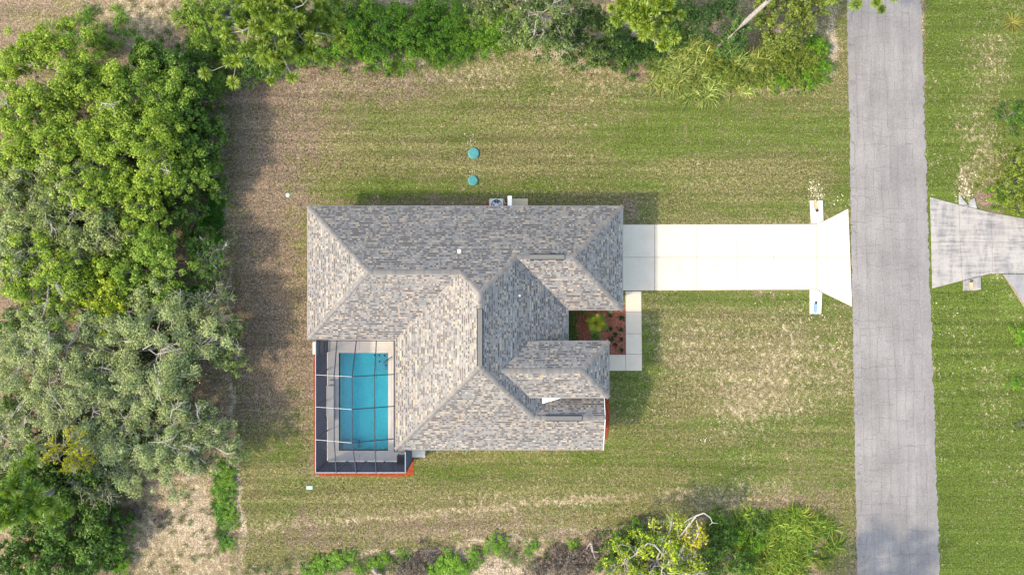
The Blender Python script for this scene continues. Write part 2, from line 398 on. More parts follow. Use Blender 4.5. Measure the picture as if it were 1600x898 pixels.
r_green = 0.95 + 0.7*(fbm(X, Y, 0.3, 71)-0.5) + blob(X, Y, [(1465,120,25,300,.3),(1480,650,45,300,.3)]) - blob(X, Y, [(1545,90,45,130,.35),(1540,280,30,60,.4)])
r_dry = 0.03 + 0.7*(fbm(X, Y, 0.4, 75)-0.5) + blob(X, Y, [(1545,70,50,110,.25),(1530,240,40,60,.35),(1505,290,14,30,.6),(1560,640,40,100,.2),(1495,490,20,25,.2)])
r_sand = -0.12 + 0.4*(fbm(X, Y, 0.5, 81)-0.5) + blob(X, Y, [(1508,292,10,18,.6),(1550,200,8,16,.4),(1525,60,10,80,.22),(1445,450,4,700,.0)])
r_lit = -0.05 + 0.3*(fbm(X, Y, 0.3, 85)-0.5) + blob(X, Y, [(1545,310,26,28,1.0)])
def comb(i, o, r): return np.clip((i*lawn + o*(1-lawn))*(1-right) + r*right, 0, 1)
A = np.stack([comb(dry, o_dry, r_dry), comb(green, o_green, r_green), comb(sand, o_sand, r_sand), comb(litter, o_lit, r_lit)], -1)
V = np.stack([X, Y, np.zeros_like(X)], -1).reshape(-1, 3)
ii, jj = np.meshgrid(np.arange(nx-1), np.arange(ny-1)); b0 = (jj*nx+ii).ravel()
F = np.stack([b0, b0+1, b0+1+nx, b0+nx], -1)
cx = (V[F[:,0],0]+V[F[:,2],0])/2; cy = (V[F[:,0],1]+V[F[:,2],1])/2
F = F[~((cx > POOL[0]-.06) & (cx < POOL[1]+.06) & (cy > POOL[2]-.06) & (cy < POOL[3]+.06))]
me = np_mesh('ground', V, F)
a = me.attributes.new('mask', 'FLOAT_COLOR', 'POINT'); a.data.foreach_set('color', A.astype(np.float32).reshape(-1))
link('ground', me, M['ground'], kind='structure')

# ------------------------------------------------------------------ road, driveway slabs, paths
def edge_pts(x0, y0, x1, y1, step, amp, seed):
    r = random.Random(seed); out_ = []; n_ = max(2, int(abs(y1-y0)/step)); off = 0
    for i in range(n_+1):
        t = i/n_; y = y0+(y1-y0)*t; off = off*0.5 + r.gauss(0, amp); out_.append((x0+(x1-x0)*t+off, y))
    return out_
lft = edge_pts(1322,-60, 1340,960, 2.6, 0.55, 2); rgt = edge_pts(1436,-60, 1470,960, 2.6, 0.85, 5)
b = MB(); nL = min(len(lft), len(rgt)); NS = 7
for i in range(nL):
    for k in range(NS+1):
        t = k/NS; p = G(lft[i][0]*(1-t)+rgt[i][0]*t, lft[i][1])
        b.v.append((p.x, p.y, 0.03+0.03*math.sin(math.pi*t)))
for i in range(nL-1):
    for k in range(NS): q = i*(NS+1)+k; b.f.append((q, q+1+0, q+NS+2, q+NS+1))
b.f = [tuple(reversed(f)) for f in b.f]
def strip(y0, y1):                                # the road goes on beyond the frame
    s = 1 if y1 > 0 else -1
    n0 = len(b.v)
    for (px, yy) in ((1321 if s > 0 else 1341, y0), (1435 if s > 0 else 1471, y0), (1415 if s > 0 else 1490, y1), (1300 if s > 0 else 1362, y1)):
        b.v.append(((px-800)/K, yy, 0.03))
    b.f.append((n0, n0+1, n0+2, n0+3) if s > 0 else (n0+3, n0+2, n0+1, n0))
strip(22.6, 300); strip(-22.7, -300)
road = b.build('road', M['asphalt'], kind='structure')
for p_ in road.data.polygons: p_.use_smooth = True

# cracks in the asphalt: thin sunken-looking strips, wandering lengthways and across
def crack_z(px, py):
    l = 1322+18*(py/898); r_ = 1436+34*(py/898); t = min(1, max(0, (px-l)/(r_-l)))
    return 0.03+0.03*math.sin(math.pi*t)+0.004
cv, cf = [], []
def crack(path, w):
    b0 = len(cv); m_ = len(path)
    for i, (px, py) in enumerate(path):
        a = path[max(i-1,0)]; c_ = path[min(i+1,m_-1)]; dx, dy = c_[0]-a[0], c_[1]-a[1]; l = math.hypot(dx,dy) or 1
        ww = w*rnd.uniform(.4,1.3)*K/2; nx_, ny_ = -dy/l*ww, dx/l*ww
        for s in (-1,1):
            q = G(px+s*nx_, py+s*ny_); cv.append((q.x, q.y, crack_z(px,py)))
    for i in range(m_-1): q = b0+i*2; cf.append((q, q+1, q+3, q+2))
cols_ = [0.09,0.19,0.30,0.41,0.52,0.63,0.74,0.86]
def lane_x(t, y): return (1322+18*(y/898))*(1-t) + (1436+34*(y/898))*t
for t in cols_:
    y = -20
    while y < 920:
        ln = rnd.uniform(30, 160); off = rnd.gauss(0, 2.0); path = []; yy = y
        while yy < y+ln: off = off*0.93+rnd.gauss(0, .5); path.append((lane_x(t, yy)+off, yy)); yy += 4
        if len(path) > 2: crack(path, 0.016)
        y += ln+rnd.choice([0, 4, 8, 30])
y = -10
while y < 910:
    for _ in range(rnd.choice([2, 2, 3, 3, 4])):
        k0 = rnd.randint(0, 7); k1 = min(8, k0+rnd.randint(1, 4)); ts = [0.0]+cols_+[1.0]
        t0, t1 = ts[k0], ts[k1]; yy = y+rnd.uniform(-9, 9); off = 0; path = []; t = t0
        while t <= t1+.001: off += rnd.gauss(0, .9); path.append((lane_x(t, yy), yy+off)); t += .028
        crack(path, 0.016)
    y += rnd.uniform(15, 24)
for sy in range(30, 900, 47):                      # short breaks at the left edge
    for _ in range(3):
        px = lane_x(0, sy)+rnd.uniform(1, 4); py = sy+rnd.uniform(-8, 8); pth = [(px, py)]
        for _ in range(4): px += rnd.uniform(.5, 3); py += rnd.gauss(0, 2); pth.append((px, py))
        crack(pth, .024)
me = bpy.data.meshes.new('crack'); me.from_pydata(cv, [], cf); me.update()
link('crack', me, M['crack'], road, kind='stuff')

def slab_set(name, polys, mat, z1, parent=None):
    for pl in polys:
        pts = [G(*p)[:2] for p in pl]; cxx = sum(p[0] for p in pts)/len(pts); cyy = sum(p[1] for p in pts)/len(pts)
        g = 0.013
        pts = [(p[0]+(g if p[0] < cxx else -g), p[1]+(g if p[1] < cyy else -g)) for p in pts]
        MB().prism(pts, -0.08, z1+rnd.uniform(-.002,.002)).build('slab', mat, parent, bevel=0.004)
def bed(polys, mat, parent, z=0.035):
    b_ = MB()
    for pl in polys: b_.poly([(*G(*p)[:2], z) for p in pl])
    return b_

drv = bed([[(968,454),(968,351),(1275,350),(1324,328),(1330,477),(1275,453)]], None, None, 0.03)
drive = drv.build('driveway', M['joint'], kind='structure')
xsd = [968,1022.5,1088.7,1151.5,1208.6,1275]
def dy(x): return 351-1*(x-968)/307, 454-2*(x-968)/307
polys = []
for i in range(5):
    (t0, b0), (t1, b1) = dy(xsd[i]), dy(xsd[i+1])
    polys += [[(xsd[i],t0),(xsd[i+1],t1),(xsd[i+1],402),(xsd[i],402)], [(xsd[i],402),(xsd[i+1],402),(xsd[i+1],b1),(xsd[i],b0)]]
polys += [[(1275,350),(1286,346),(1325,326),(1328,402),(1275,402)], [(1275,402),(1328,402),(1331,479),(1285,457),(1275,452)]]
slab_set('slab', polys, M['drive'], 0.06, drive)

wlk = bed([[(978,456),(1002,456),(1002,578),(947,578),(947,554),(978,554)]], None, None, 0.03).build('walkway', M['joint'], kind='structure')
slab_set('slab', [[(977,454.6),(1002,454.6),(1002.3,487.5),(977.2,487.5)],[(977.2,487.5),(1002.3,487.5),(1002.6,521),(977.4,521)],[(977.4,521),(1002.6,521),(1003,553),(977.5,553)],
                  [(977.5,553),(1003,553),(1003,579),(977.5,579)],[(940,553.6),(977.5,553.6),(977.5,579),(940,579)]], M['walk'], 0.055, wlk)

nd = bed([[(1453,310),(1600,344),(1700,360),(1700,427),(1545,427),(1458,448)]], None, None, 0.03).build('neighbour_driveway', M['joint'], kind='structure')
slab_set('slab', [[(1452.5,308),(1497.5,320),(1499.5,378.5),(1454.5,378.5)],[(1454.5,378.5),(1499.5,378.5),(1503,438.5),(1456,450.5)],
                  [(1497.5,320),(1547.5,332),(1549.5,378.5),(1499.5,378.5)],[(1499.5,378.5),(1549.5,378.5),(1549.5,427),(1545,428),(1503,438.5)],
                  [(1547.5,332),(1598,341),(1600,378.5),(1549.5,378.5)],[(1549.5,378.5),(1600,378.5),(1601,427.5),(1549.5,427.5)],
                  [(1598,341),(1690,352),(1690,378.5),(1600,378.5)],[(1600,378.5),(1690,378.5),(1690,427.5),(1601,427.5)]], M['old_drive'], 0.06, nd)
np_ = bed([[(1567,430),(1680,430),(1680,500),(1612,500)]], None, None, 0.03).build('neighbour_path', M['joint'], kind='structure')
slab_set('slab', [[(1566,428.3),(1625,428.3),(1625,495),(1607,488),(1598,472),(1586,452)],[(1625,428.3),(1690,428.3),(1690,500),(1625,495)]], M['old_path'], 0.055, np_)

# pool surround
dk = MB(); DX0, DX1, DY0, DY1 = -12.87, -7.0, -12.06, -3.1
px0, px1, py0, py1 = POOL; DZ = 0.08
dk.box(DX0, px0, DY0, DY1, -.3, DZ); dk.box(px1, DX1, DY0, DY1, -.3, DZ)
dk.box(px0, px1, DY0, py0, -.3, DZ); dk.box(px0, px1, py1, DY1, -.3, DZ)
pool_deck = dk.build('pool_deck', M['deck'], kind='structure')
b = MB()
for y in (-6.0, -8.6): b.box(DX0, px0, y-.01, y+.01, DZ-.01, DZ+.003); b.box(px1, DX1, y-.01, y+.01, DZ-.01, DZ+.003)
b.box(-10.6, -10.58, DY0, py0, DZ-.01, DZ+.003); b.box(-10.6, -10.58, py1, DY1, DZ-.01, DZ+.003)
b.build('control_joint', M['joint'], pool_deck)
pl = [G(644,703), G(664.5,703), G(664.5,713.5), G(644,713.5)]
tag(MB().prism([p[:2] for p in pl], 0, .07).build('concrete_stoop', M['deck'], bevel=.01), 'small pale concrete stoop at the pool house corner by the screen wall end', 'stoop')
pl = [G(489,534), G(511,534), G(511,553), G(489,553)]
tag(MB().prism([p[:2] for p in pl], 0, .07).build('concrete_pad', M['headwall'], bevel=.01), 'white concrete pad outside the screen door at the upper left pool corner', 'pad')

# mulch beds
def mulch_bed(name, pts, chips, shade_toned=False, kind='structure'):
    ps = [G(*p)[:2] for p in pts]
    o = MB().prism(ps, -.05, .03).build(name, M['mulch_shade' if shade_toned else 'mulch'], kind=kind)
    a = np.array(ps); lo, hi = a.min(0), a.max(0)
    q = rng.uniform(lo, hi, (chips*2, 2)); ins = np.zeros(len(q), bool); m_ = len(a)
    for i in range(m_):
        u, v_ = a[i], a[(i+1)%m_]
        ins ^= ((u[1] > q[:,1]) != (v_[1] > q[:,1])) & (q[:,0] < (v_[0]-u[0])*(q[:,1]-u[1])/((v_[1]-u[1]) or 1e-9)+u[0])
    q = q[ins][:chips]; k_ = len(q)
    c = np.column_stack([q, rng.uniform(.035,.07,k_)])
    base_ = np.array([.26,.10,.062] if shade_toned else [.28,.055,.025])*rng.uniform(.35,1.6,(k_,1))*np.array([1,1,1])  # chips of the shaded bed carry its shade in their colour too
    V_, F_, T_ = quads(c, unit(rng.normal(0,.5,(k_,3))+[0,0,1]), rng.uniform(.07,.16,k_), .35, base_)
    link('mulch_chips', np_mesh('mulch_chips', V_, F_, T_), M['chip'], o, kind='stuff')
    return o

def unit(a): return a/np.maximum(np.linalg.norm(a, axis=-1, keepdims=True), 1e-9)
def quads(c, nrm, ln, asp, col, roll=None):
    """kite-shaped pieces: centre, facing, length, width/length, colour"""
    n_ = len(c); r = rng.normal(size=(n_,3)) if roll is None else roll
    t = unit(np.cross(nrm, r)); b_ = np.cross(nrm, t); ln = np.broadcast_to(np.asarray(ln, float), (n_,))[:,None]
    V_ = np.stack([c-t*ln*.5, c+b_*ln*asp*.5-t*ln*.05, c+t*ln*.5, c-b_*ln*asp*.5-t*ln*.05], 1).reshape(-1,3)
    F_ = np.arange(n_*4).reshape(-1,4); T_ = np.repeat(col, 4, 0); return V_, F_, T_

mulch_bed('mulch_bed', [(880,478),(976.5,478),(977,553),(945,553),(945,540),(880,540)], 1300, True)
mulch_bed('mulch_bed', [(930,615),(951,615),(952.5,650),(950,678),(944,690),(930,692)], 300)
mulch_bed('mulch_bed', [(490,554),(511,554),(511,726),(640,722),(640,712),(646,712),(647,742),(620,744),(560,743),(500,743),(491,738)], 1500)
mulch_bed('mulch_bed', [(760,316),(826,316),(826,330),(760,330)], 120)

# ------------------------------------------------------------------ house
ze, p = 2.75, 0.43
xW, xM, xE, xC, xGb = -13.36, -7.62, 7.24, 3.68, 5.95
yN, yGs, yLs, yS = 5.32, -1.465, -3.39, -10.6
xR = (xM+xC)/2; hm = (xC-xM)/2
A_ = (xW+(yN-yLs)/2, (yN+yLs)/2); B_ = (xE-(yN-yGs)/2, (yN+yGs)/2)
N0 = (xR, yN-hm); S0 = (xR, yS+hm)
Lj = (xR-(A_[1]-N0[1]), A_[1]); Gj = (xR+(B_[1]-N0[1]), B_[1])
hg = 2.26; yr = yS+hg; yGn = yr+hg; Gr = (xR+(S0[1]-yr), yr)
ez = 3.85; eX, eN, eS = 6.19, -3.43, -7.02; eh = (eN-eS)/2; ey = (eN+eS)/2
eAx = eX-eh; eW = xC-(ez-ze)/p; eR = xC-(ez+p*eh-ze)/p
slopes = [  # eave start, eave end, plan polygon, eave height ; upslope is to the left of start->end
    ((xE,yN),(xW,yN),[(xE,yN),(xW,yN),A_,Lj,N0,Gj,B_], ze),
    ((xW,yN),(xW,yLs),[(xW,yN),(xW,yLs),A_], ze),
    ((xW,yLs),(xM,yLs),[(xW,yLs),(xM,yLs),Lj,A_], ze),
    ((xM,yLs),(xM,yS),[(xM,yLs),(xM,yS),S0,N0,Lj], ze),
    ((xM,yS),(xGb,yS),[(xM,yS),(xGb,yS),(xGb,yr),Gr,S0], ze),
    ((xGb,yGn),(xC,yGn),[(xGb,yGn),(xC,yGn),Gr,(xGb,yr)], ze),
    ((xC,yGn),(xC,yGs),[(xC,yGn),(xC,yGs),Gj,N0,S0,Gr], ze),
    ((xC,yGs),(xE,yGs),[(xC,yGs),(xE,yGs),B_,Gj], ze),
    ((xE,yGs),(xE,yN),[(xE,yGs),(xE,yN),B_], ze),
    ((eX,eN),(eW,eN),[(eX,eN),(eW,eN),(eR,ey),(eAx,ey)], ez),
    ((eW,eS),(eX,eS),[(eW,eS),(eX,eS),(eAx,ey),(eR,ey)], ez),
    ((eX,eS),(eX,eN),[(eX,eS),(eX,eN),(eAx,ey)], ez)]
house = empty('house', (-2, -2, 0), 'single storey house with multicoloured hipped shingle roof and a screened pool', 'house')
deckm = MB(); zr = lambda s, q: s[3] + p*abs((q[0]-s[0][0])*(-(s[1][1]-s[0][1])) + (q[1]-s[0][1])*(s[1][0]-s[0][0]))/math.dist(s[0], s[1])
for s in slopes: deckm.poly([(q[0], q[1], zr(s, q)-.03) for q in s[2]])
roof = deckm.build('roof', M['cap'], house)
PAL = np.array([1.03,1.0,.965])*0.86*(np.array([(.190,.187,.184),(.165,.165,.168),(.215,.205,.192),(.330,.268,.200),(.088,.072,.064),(.066,.069,.078),(.125,.105,.095),(.25,.235,.215)]))
PW = np.array([.19,.14,.10,.16,.17,.12,.08,.04])
def shingles(s, seed):
    r = np.random.default_rng(seed); e0 = np.array(s[0]); e1 = np.array(s[1]); L_ = np.linalg.norm(e1-e0); ed = (e1-e0)/L_
    up = np.array([-ed[1], ed[0]]); k = math.sqrt(1+p*p); expo = 0.143/k*1.02
    poly = [((q-e0)@ed, (q-e0)@up) for q in np.array(s[2])]
    top = max(q[1] for q in poly)
    def span(v):
        v = min(max(v, 1e-4), top-1e-4); xs_ = []
        for i in range(len(poly)):
            a, b = poly[i], poly[(i+1)%len(poly)]
            if (a[1] > v) != (b[1] > v): xs_.append(a[0]+(b[0]-a[0])*(v-a[1])/(b[1]-a[1]))
        return sorted(xs_)
    Vv, Ff, Tt = [], [], []
    rows = int(top/expo)+1
    def piece(q, h0, h1, col):
        b0 = len(Vv)
        for m_, (uu, vv) in enumerate(q):
            w2 = e0+ed*uu+up*vv; Vv.append((w2[0], w2[1], s[3]+p*vv+(h0 if m_ < 2 else h1)))
        for m_ in (0, 1): w_ = Vv[b0+m_]; Vv.append((w_[0], w_[1], w_[2]-h0-.008))
        Ff.extend([(b0, b0+1, b0+2, b0+3), (b0+4, b0+5, b0+1, b0)]); Tt.extend([col]*6)
    for i in range(rows):
        for band in (0, 1):
            v0 = (i+(.40 if band else 0))*expo - (.03 if i == 0 and not band else 0); v1 = min((i+(1.12 if band else .42))*expo, top)
            a = span(v0); b = span(v1)
            if len(a) < 2 or len(b) < 2 or v0 >= top: continue
            rowk = r.uniform(.80, 1.03)
            for j in range(0, min(len(a), len(b)), 2):
                lo = min(a[j], b[j]); hi = max(a[j+1], b[j+1]); u = lo-r.uniform(0, .3); last = PAL[0]
                while u < hi:
                    wd = r.uniform(.25, .9) if not band else r.uniform(.08, .18); u2 = u+wd
                    q = [(min(max(u, a[j]), a[j+1]), v0), (min(max(u2, a[j]), a[j+1]), v0), (min(max(u2, b[j]), b[j+1]), v1), (min(max(u, b[j]), b[j+1]), v1)]
                    if not (q[1][0]-q[0][0] < .01 and q[2][0]-q[3][0] < .01):
                        if band:
                            if r.random() < .85: last = PAL[r.choice(8, p=PW)]
                            col = last*r.uniform(.86, 1.14)*rowk; piece(q, .010 if r.random() < .5 else .016, .003, col)
                        else:
                            col = np.array((.158,.154,.147))*r.uniform(.84, 1.12)*rowk; piece(q, .020, .012, col)
                    u = u2
    return np_mesh('shingles', Vv, Ff, np.array(Tt))
for i, s in enumerate(slopes): link('shingles', shingles(s, 100+i), M['shingle'], roof, kind='stuff')

def ridge_cap(a, b, seed):                        # overlapping folded caps along a hip or ridge
    a = Vector(a); b = Vector(b); r = random.Random(seed); d = (b-a); n_ = max(2, int(d.length/.16)); d.normalize()
    side = d.cross(Vector((0,0,1))).normalized(); Vv, Ff, Tt = [], [], []
    for i in range(n_):
        p0 = a.lerp(b, i/n_); p1 = a.lerp(b, (i+1.25)/n_); c = np.array((.116,.111,.104))*r.uniform(.82, 1.16)*(np.array((1.05,.97,.9)) if r.random() < .2 else 1)
        q = len(Vv)
        for pt, h in ((p0, .055), (p1, .042)):
            Vv += [tuple(pt-side*.15+Vector((0,0,h-.068))), tuple(pt+Vector((0,0,h))), tuple(pt+side*.15+Vector((0,0,h-.068)))]
        Ff += [(q, q+1, q+4, q+3), (q+1, q+2, q+5, q+4)]; Tt += [c]*6
    link('ridge_cap', np_mesh('ridge_cap', Vv, Ff, np.array(Tt)), M['shingle'], roof, kind='stuff')
def pz(q, z): return (q[0], q[1], z)
zL = ze+p*(yN-A_[1]); zG = ze+p*(yN-B_[1]); zM = ze+p*hm; zg = ze+p*hg; zE = ez+p*eh
for i, (a, b) in enumerate([(pz((xW,yN),ze), pz(A_,zL)), (pz((xW,yLs),ze), pz(A_,zL)), (pz(A_,zL), pz(Lj,zL)), (pz(Lj,zL), pz(N0,zM)), (pz(Gj,zG), pz(N0,zM)),
        (pz(N0,zM), pz(S0,zM)), (pz(Gj,zG), pz(B_,zG)), (pz((xE,yN),ze), pz(B_,zG)), (pz((xE,yGs),ze), pz(B_,zG)), (pz((xM,yS),ze), pz(S0,zM)),
        (pz(Gr,zg), pz(S0,zM)), (pz((xGb,yr),zg), pz(Gr,zg)), (pz((eX,eN),ez), pz((eAx,ey),zE)), (pz((eX,eS),ez), pz((eAx,ey),zE)), (pz((eAx,ey),zE), pz((eR,ey),zE))]):
    ridge_cap(a, b, i)
def vent(x0, x1, y0, y1, z):
    b_ = MB().box(x0, x1, y0, y1, z+.01, z+.12).build('ridge_vent', M['vent'], roof, bevel=.015)
    n_ = max(3, int(max(x1-x0, y1-y0)/.3)); lx = x1-x0 > y1-y0
    d = MB()
    if lx: d.box(x0+.02, x1-.02, y0-.06, y0-.002, z-.06, z+.075); d.box(x0+.02, x1-.02, y1+.002, y1+.06, z-.06, z+.075)
    else: d.box(x0-.06, x0-.002, y0+.02, y1-.02, z-.06, z+.075); d.box(x1+.002, x1+.06, y0+.02, y1-.02, z-.06, z+.075)
    link('vent_slot', d.mesh('vent_slot'), M['dark'], roof)
f = K*H/(H-zG); vent(28/f, 82/f, B_[1]-.14, B_[1]+.14, zG)
f = K*H/(H-zM); vent(xR-.14, xR+.14, S0[1]+.1, N0[1]-1.0, zM)
f = K*H/(H-zg); vent(52/f, 109/f, yr-.14, yr+.14, zg)
q = G(717, 392, 4.6); zz = ze+p*(yN-q.y)
o = MB().lathe((q.x, q.y), [(.08,zz-.1),(.08,zz+.22),(.125,zz+.24),(.125,zz+.30),(.05,zz+.34)], 12).build('roof_vent', M['white'], roof)
q = G(812, 462, 4.7); zz = ze+p*(xC-q.x)
MB().lathe((q.x, q.y), [(.05,zz-.1),(.05,zz+.25)], 10).build('vent_pipe', M['white'], roof)
fl_ = MB(); fv = [(1.95,-6.65),(1.95,-7.45),(3.62,-7.02),(3.62,-6.65)]; fz = [3.53,3.53,3.22,3.22]
fl_.v = [(q[0],q[1],z) for q, z in zip(fv, fz)]+[(q[0],q[1],2.95) for q in fv]; fl_.f = [(0,1,2,3),(0,4,5,1),(1,5,6,2),(2,6,7,3),(3,7,4,0)]
fl_.build('valley_flashing', M['white'], roof)

fas = MB()
for s in slopes:
    if s[0] == (xGb,yGn): continue
    a = Vector((*s[0], 0)); b = Vector((*s[1], 0)); d = (b-a).normalized(); nrm = Vector((d.y, -d.x, 0)); z0 = s[3]
    c0 = a+nrm*.012; c1 = b+nrm*.012
    fas.bar((c0.x, c0.y, z0-.105), (c1.x, c1.y, z0-.105), .025, .19)
for (ya, yb) in ((yS, yr), (yGn, yr)):
    fas.bar((xGb+.02, ya, ze-.09), (xGb+.02, yb, zg-.09), .03, .18)
fas.build('fascia', M['white'], house)
ov = .42
sof = MB()
for pl in ([(xW,yN),(xW,yLs),(xM,yLs),(xM,yN)], [(xM,yN),(xM,yS),(xC,yS),(xC,yN)], [(xC,yN),(xC,yGs),(xE,yGs),(xE,yN)], [(xC,yS),(xGb,yS),(xGb,yGn),(xC,yGn)]):
    sof.poly([(q[0], q[1], ze-.2) for q in pl])
sof.poly([(q[0], q[1], ez-.2) for q in ((2.0,eS),(eX,eS),(eX,eN),(2.0,eN))])
sof.build('soffit', M['white'], house)
def wall(x0, x1, y0, y1, z1=ze-.21): return MB().box(x0, x1, y0, y1, 0.0, z1).build('wall', M['stucco'], house)
t_ = .2
wall(xW+ov, xE-ov, yN-ov-t_, yN-ov); wall(xW+ov, xW+ov+t_, yLs+ov+t_, yN-ov-t_); wall(xW+ov, xM+ov+t_, yLs+ov, yLs+ov+t_)
wall(xM+ov, xM+ov+t_, yS+ov, yLs+ov); wall(xM+ov+t_, xGb-ov, yS+ov, yS+ov+t_); wall(xGb-ov-t_, xGb-ov, yS+ov+t_, yGn-ov)
wall(xC-ov-t_, xC-ov, yGn, yGs+ov); wall(xC-ov, xE-ov, yGs+ov, yGs+ov+t_); wall(xE-ov-t_, xE-ov, yGs+ov+t_, yN-ov-t_)
wall(1.8, 5.75, eN-ov-t_, eN-ov, ez-.21); wall(1.8, 5.75, eS+ov, eS+ov+t_, ez-.21)
gb = MB(); x_ = xGb-ov-.003
for xx in (x_-t_, x_): gb.v += [(xx, yS+ov, ze-.2), (xx, yGn-ov, ze-.2), (xx, yr, zg-.26)]
gb.f = [(2,1,0),(3,4,5),(0,1,4,3),(1,2,5,4),(2,0,3,5)]
gb.build('gable_wall', M['stucco'], house)
gd = MB().box(xE-ov+.002, xE-ov+.04, -.6, 4.3, .07, 2.2).build('garage_door', M['white'], house)
for k_ in range(4):
    for j in range(4): MB().box(xE-ov+.042, xE-ov+.06, -.5+j*1.2, .55+j*1.2, .15+k_*.53, .58+k_*.53).build('panel', M['white'], gd)
fd = MB().box(5.2, 5.26, -5.7, -4.75, .1, 2.2).build('front_door', M['brown_wood'], house)
MB().box(5.262, 5.31, -4.86, -4.82, 1.0, 1.12).build('handle', M['metal'], fd)
wall(5.0, 5.19, eS+ov+t_, eN-ov-t_, ez-.21)
for (x0, x1, y0, y1) in ((xM+ov-.02, xM+ov-.002, -9.4, -7.4), (xM+ov-.02, xM+ov-.002, -6.5, -4.6), (xC-ov+.002, xC-ov+.02, -3.3, -2.2)):
    wd = MB().box(x0, x1, y0, y1, .3, 2.2).build('window', M['glass'], house)
    fr_ = MB()
    for (ya, yb, za, zb) in ((y0-.06,y1+.06,.22,.295),(y0-.06,y1+.06,2.205,2.28),(y0-.06,y0-.002,.295,2.205),(y1+.002,y1+.06,.295,2.205)): fr_.box(x0-.01, x1+.01, ya, yb, za, zb)
    fr_.build('frame', M['white'], wd)

# ------------------------------------------------------------------ pool
pool = empty('swimming_pool', ((px0+px1)/2, (py0+py1)/2, 0), 'rectangular teal blue swimming pool under the screen enclosure', 'pool')
b = MB(); zf = -1.15
b.poly([(px0,py0,zf),(px1,py0,zf),(px1,py1,zf),(px0,py1,zf)])
for a, c_ in (((px0,py0),(px1,py0)),((px1,py0),(px1,py1)),((px1,py1),(px0,py1)),((px0,py1),(px0,py0))):
    b.poly([(a[0],a[1],DZ-.004),(c_[0],c_[1],DZ-.004),(c_[0],c_[1],zf),(a[0],a[1],zf)])
b.build('basin', M['plaster'], pool)
MB().box(px1-.95, px1-.004, py1-1.25, py1-.004, zf+.01, -.28).build('shelf', M['plaster_shallow'], pool)
MB().box(px0+.15, px0+1.2, py0+.004, py0+.55, zf+.01, -.45).build('step', M['plaster_shallow'], pool)
for (qx, qy) in ((584.5,555),(591.5,555.5),(600,556),(592,565),(602,571)):
    g_ = G(qx, qy, 0); MB().lathe((g_.x, g_.y), [(.06,-.28),(.06,-.262),(.03,-.258)], 10).build('jet', M['dark'], pool)
g_ = G(544.5, 695); MB().lathe((g_.x, g_.y), [(.05,-.45),(.05,-.432)], 10).build('jet', M['dark'], pool)
wt = MB(); nxw, nyw = 1, 1
wt.poly([(px0+.002,py0+.002,-.03),(px1-.002,py0+.002,-.03),(px1-.002,py1-.002,-.03),(px0+.002,py1-.002,-.03)])
wt.build('water', M['water'], pool)
cop = MB()
g0 = .0
for (x0, x1, y0, y1) in ((px0-.22,px0-.002,py0-.22,py1+.22),(px1+.002,px1+.22,py0-.22,py1+.22),(px0-.002,px1+.002,py0-.22,py0-.002),(px0-.002,px1+.002,py1+.002,py1+.22)):
    cop.box(x0, x1, y0, y1, DZ-.02, DZ+.012)
cop.build('coping', M['deck'], pool)
b = MB().tube([G(599.5,566.5,.0)+Vector((0,0,-.25)), G(599.8,566,.7), G(603,563.5,.8), G(609,559,.8), G(611.5,557.5,.55), G(612,557.5,.09)], [.032]*6, 8)
tag(b.build('handrail', M['alu']), 'dark bent grab rail at the pool corner beside the shallow shelf', 'handrail')
rb = empty('raised_wall', (-12.4,-7,0), 'raised pale concrete water feature wall on the left side of the pool', 'wall')
c0 = G(514,598); c1 = G(530,651)
MB().box(c0.x, px0-.225, c1.y+.15, c0.y-.15, DZ+.001, .52).build('wall_body', M['deck'], rb, bevel=.015)
MB().box(c0.x-.03, px0-.215, c1.y+.12, c0.y-.12, .521, .57).build('cap', M['deck'], rb, bevel=.012)
for (ya, yb) in ((c1.y-.20, c1.y+.117), (c0.y-.117, c0.y+.20)):
    MB().box(c0.x+.02, px0-.23, ya, yb, DZ+.001, .36).build('end_block', M['deck'], rb, bevel=.015)

# ------------------------------------------------------------------ screen enclosure round the pool
enc = empty('screen_enclosure', (-10.2,-7.6,0), 'dark screened pool enclosure with aluminium beams attached to the house', 'screen enclosure')
zt, zrdg, zh = 2.85, 3.80, 2.60
ex0 = G(493.5,600,zt).x; eyS = G(560,737.5,zt).y; exr = G(550.5,600,zrdg).x; exh = xM-.10; exE = G(633.5,720,zt).x; ey0 = yLs-.10
def yb_(py): return G(0, py, zt).y
ybs = [ey0, yb_(585), yb_(635), yb_(686)]
xpl = G(522.5,600,3.33).x; xpr = G(585.5,600,3.2).x
def zroof(x):
    return zt+(zrdg-zt)*(x-ex0)/(exr-ex0) if x <= exr else zrdg+(zh-zrdg)*(x-exr)/(exh-exr)
def post(x, y, z1, m='alu'): MB().box(x-.035, x+.035, y-.035, y+.035, 0.0, z1).build('post', M[m], enc)
def beam(a, b, m='alu', w=.05, h=.09): MB().bar(a, b, w, h).build('beam', M[m], enc)
eyM = yS-.10                                        # south end of the house's eave
for y in ybs[1:]: post(ex0, y, zt)
post(ex0, ey0, zt); post(ex0, eyS, zt)
xn = [ex0, xpl, exr, xpr, exh]
xs_s = [ex0, G(526,737,zt).x, G(557,737,zt).x, G(588,737,zt).x, exE]
for x in xs_s[1:]: post(x, eyS, zt)
post(exE, eyM+.02, zt)
beam((ex0, ey0, zt+.045), (ex0, eyS, zt+.045), 'alu_pale_lit', .05, .05); beam((ex0, eyS, zt+.045), (exE, eyS, zt+.045), 'alu_pale_lit', .05, .05); beam((exE, eyS, zt+.045), (exE, eyM, zt+.045), 'alu_pale_lit', .05, .05)
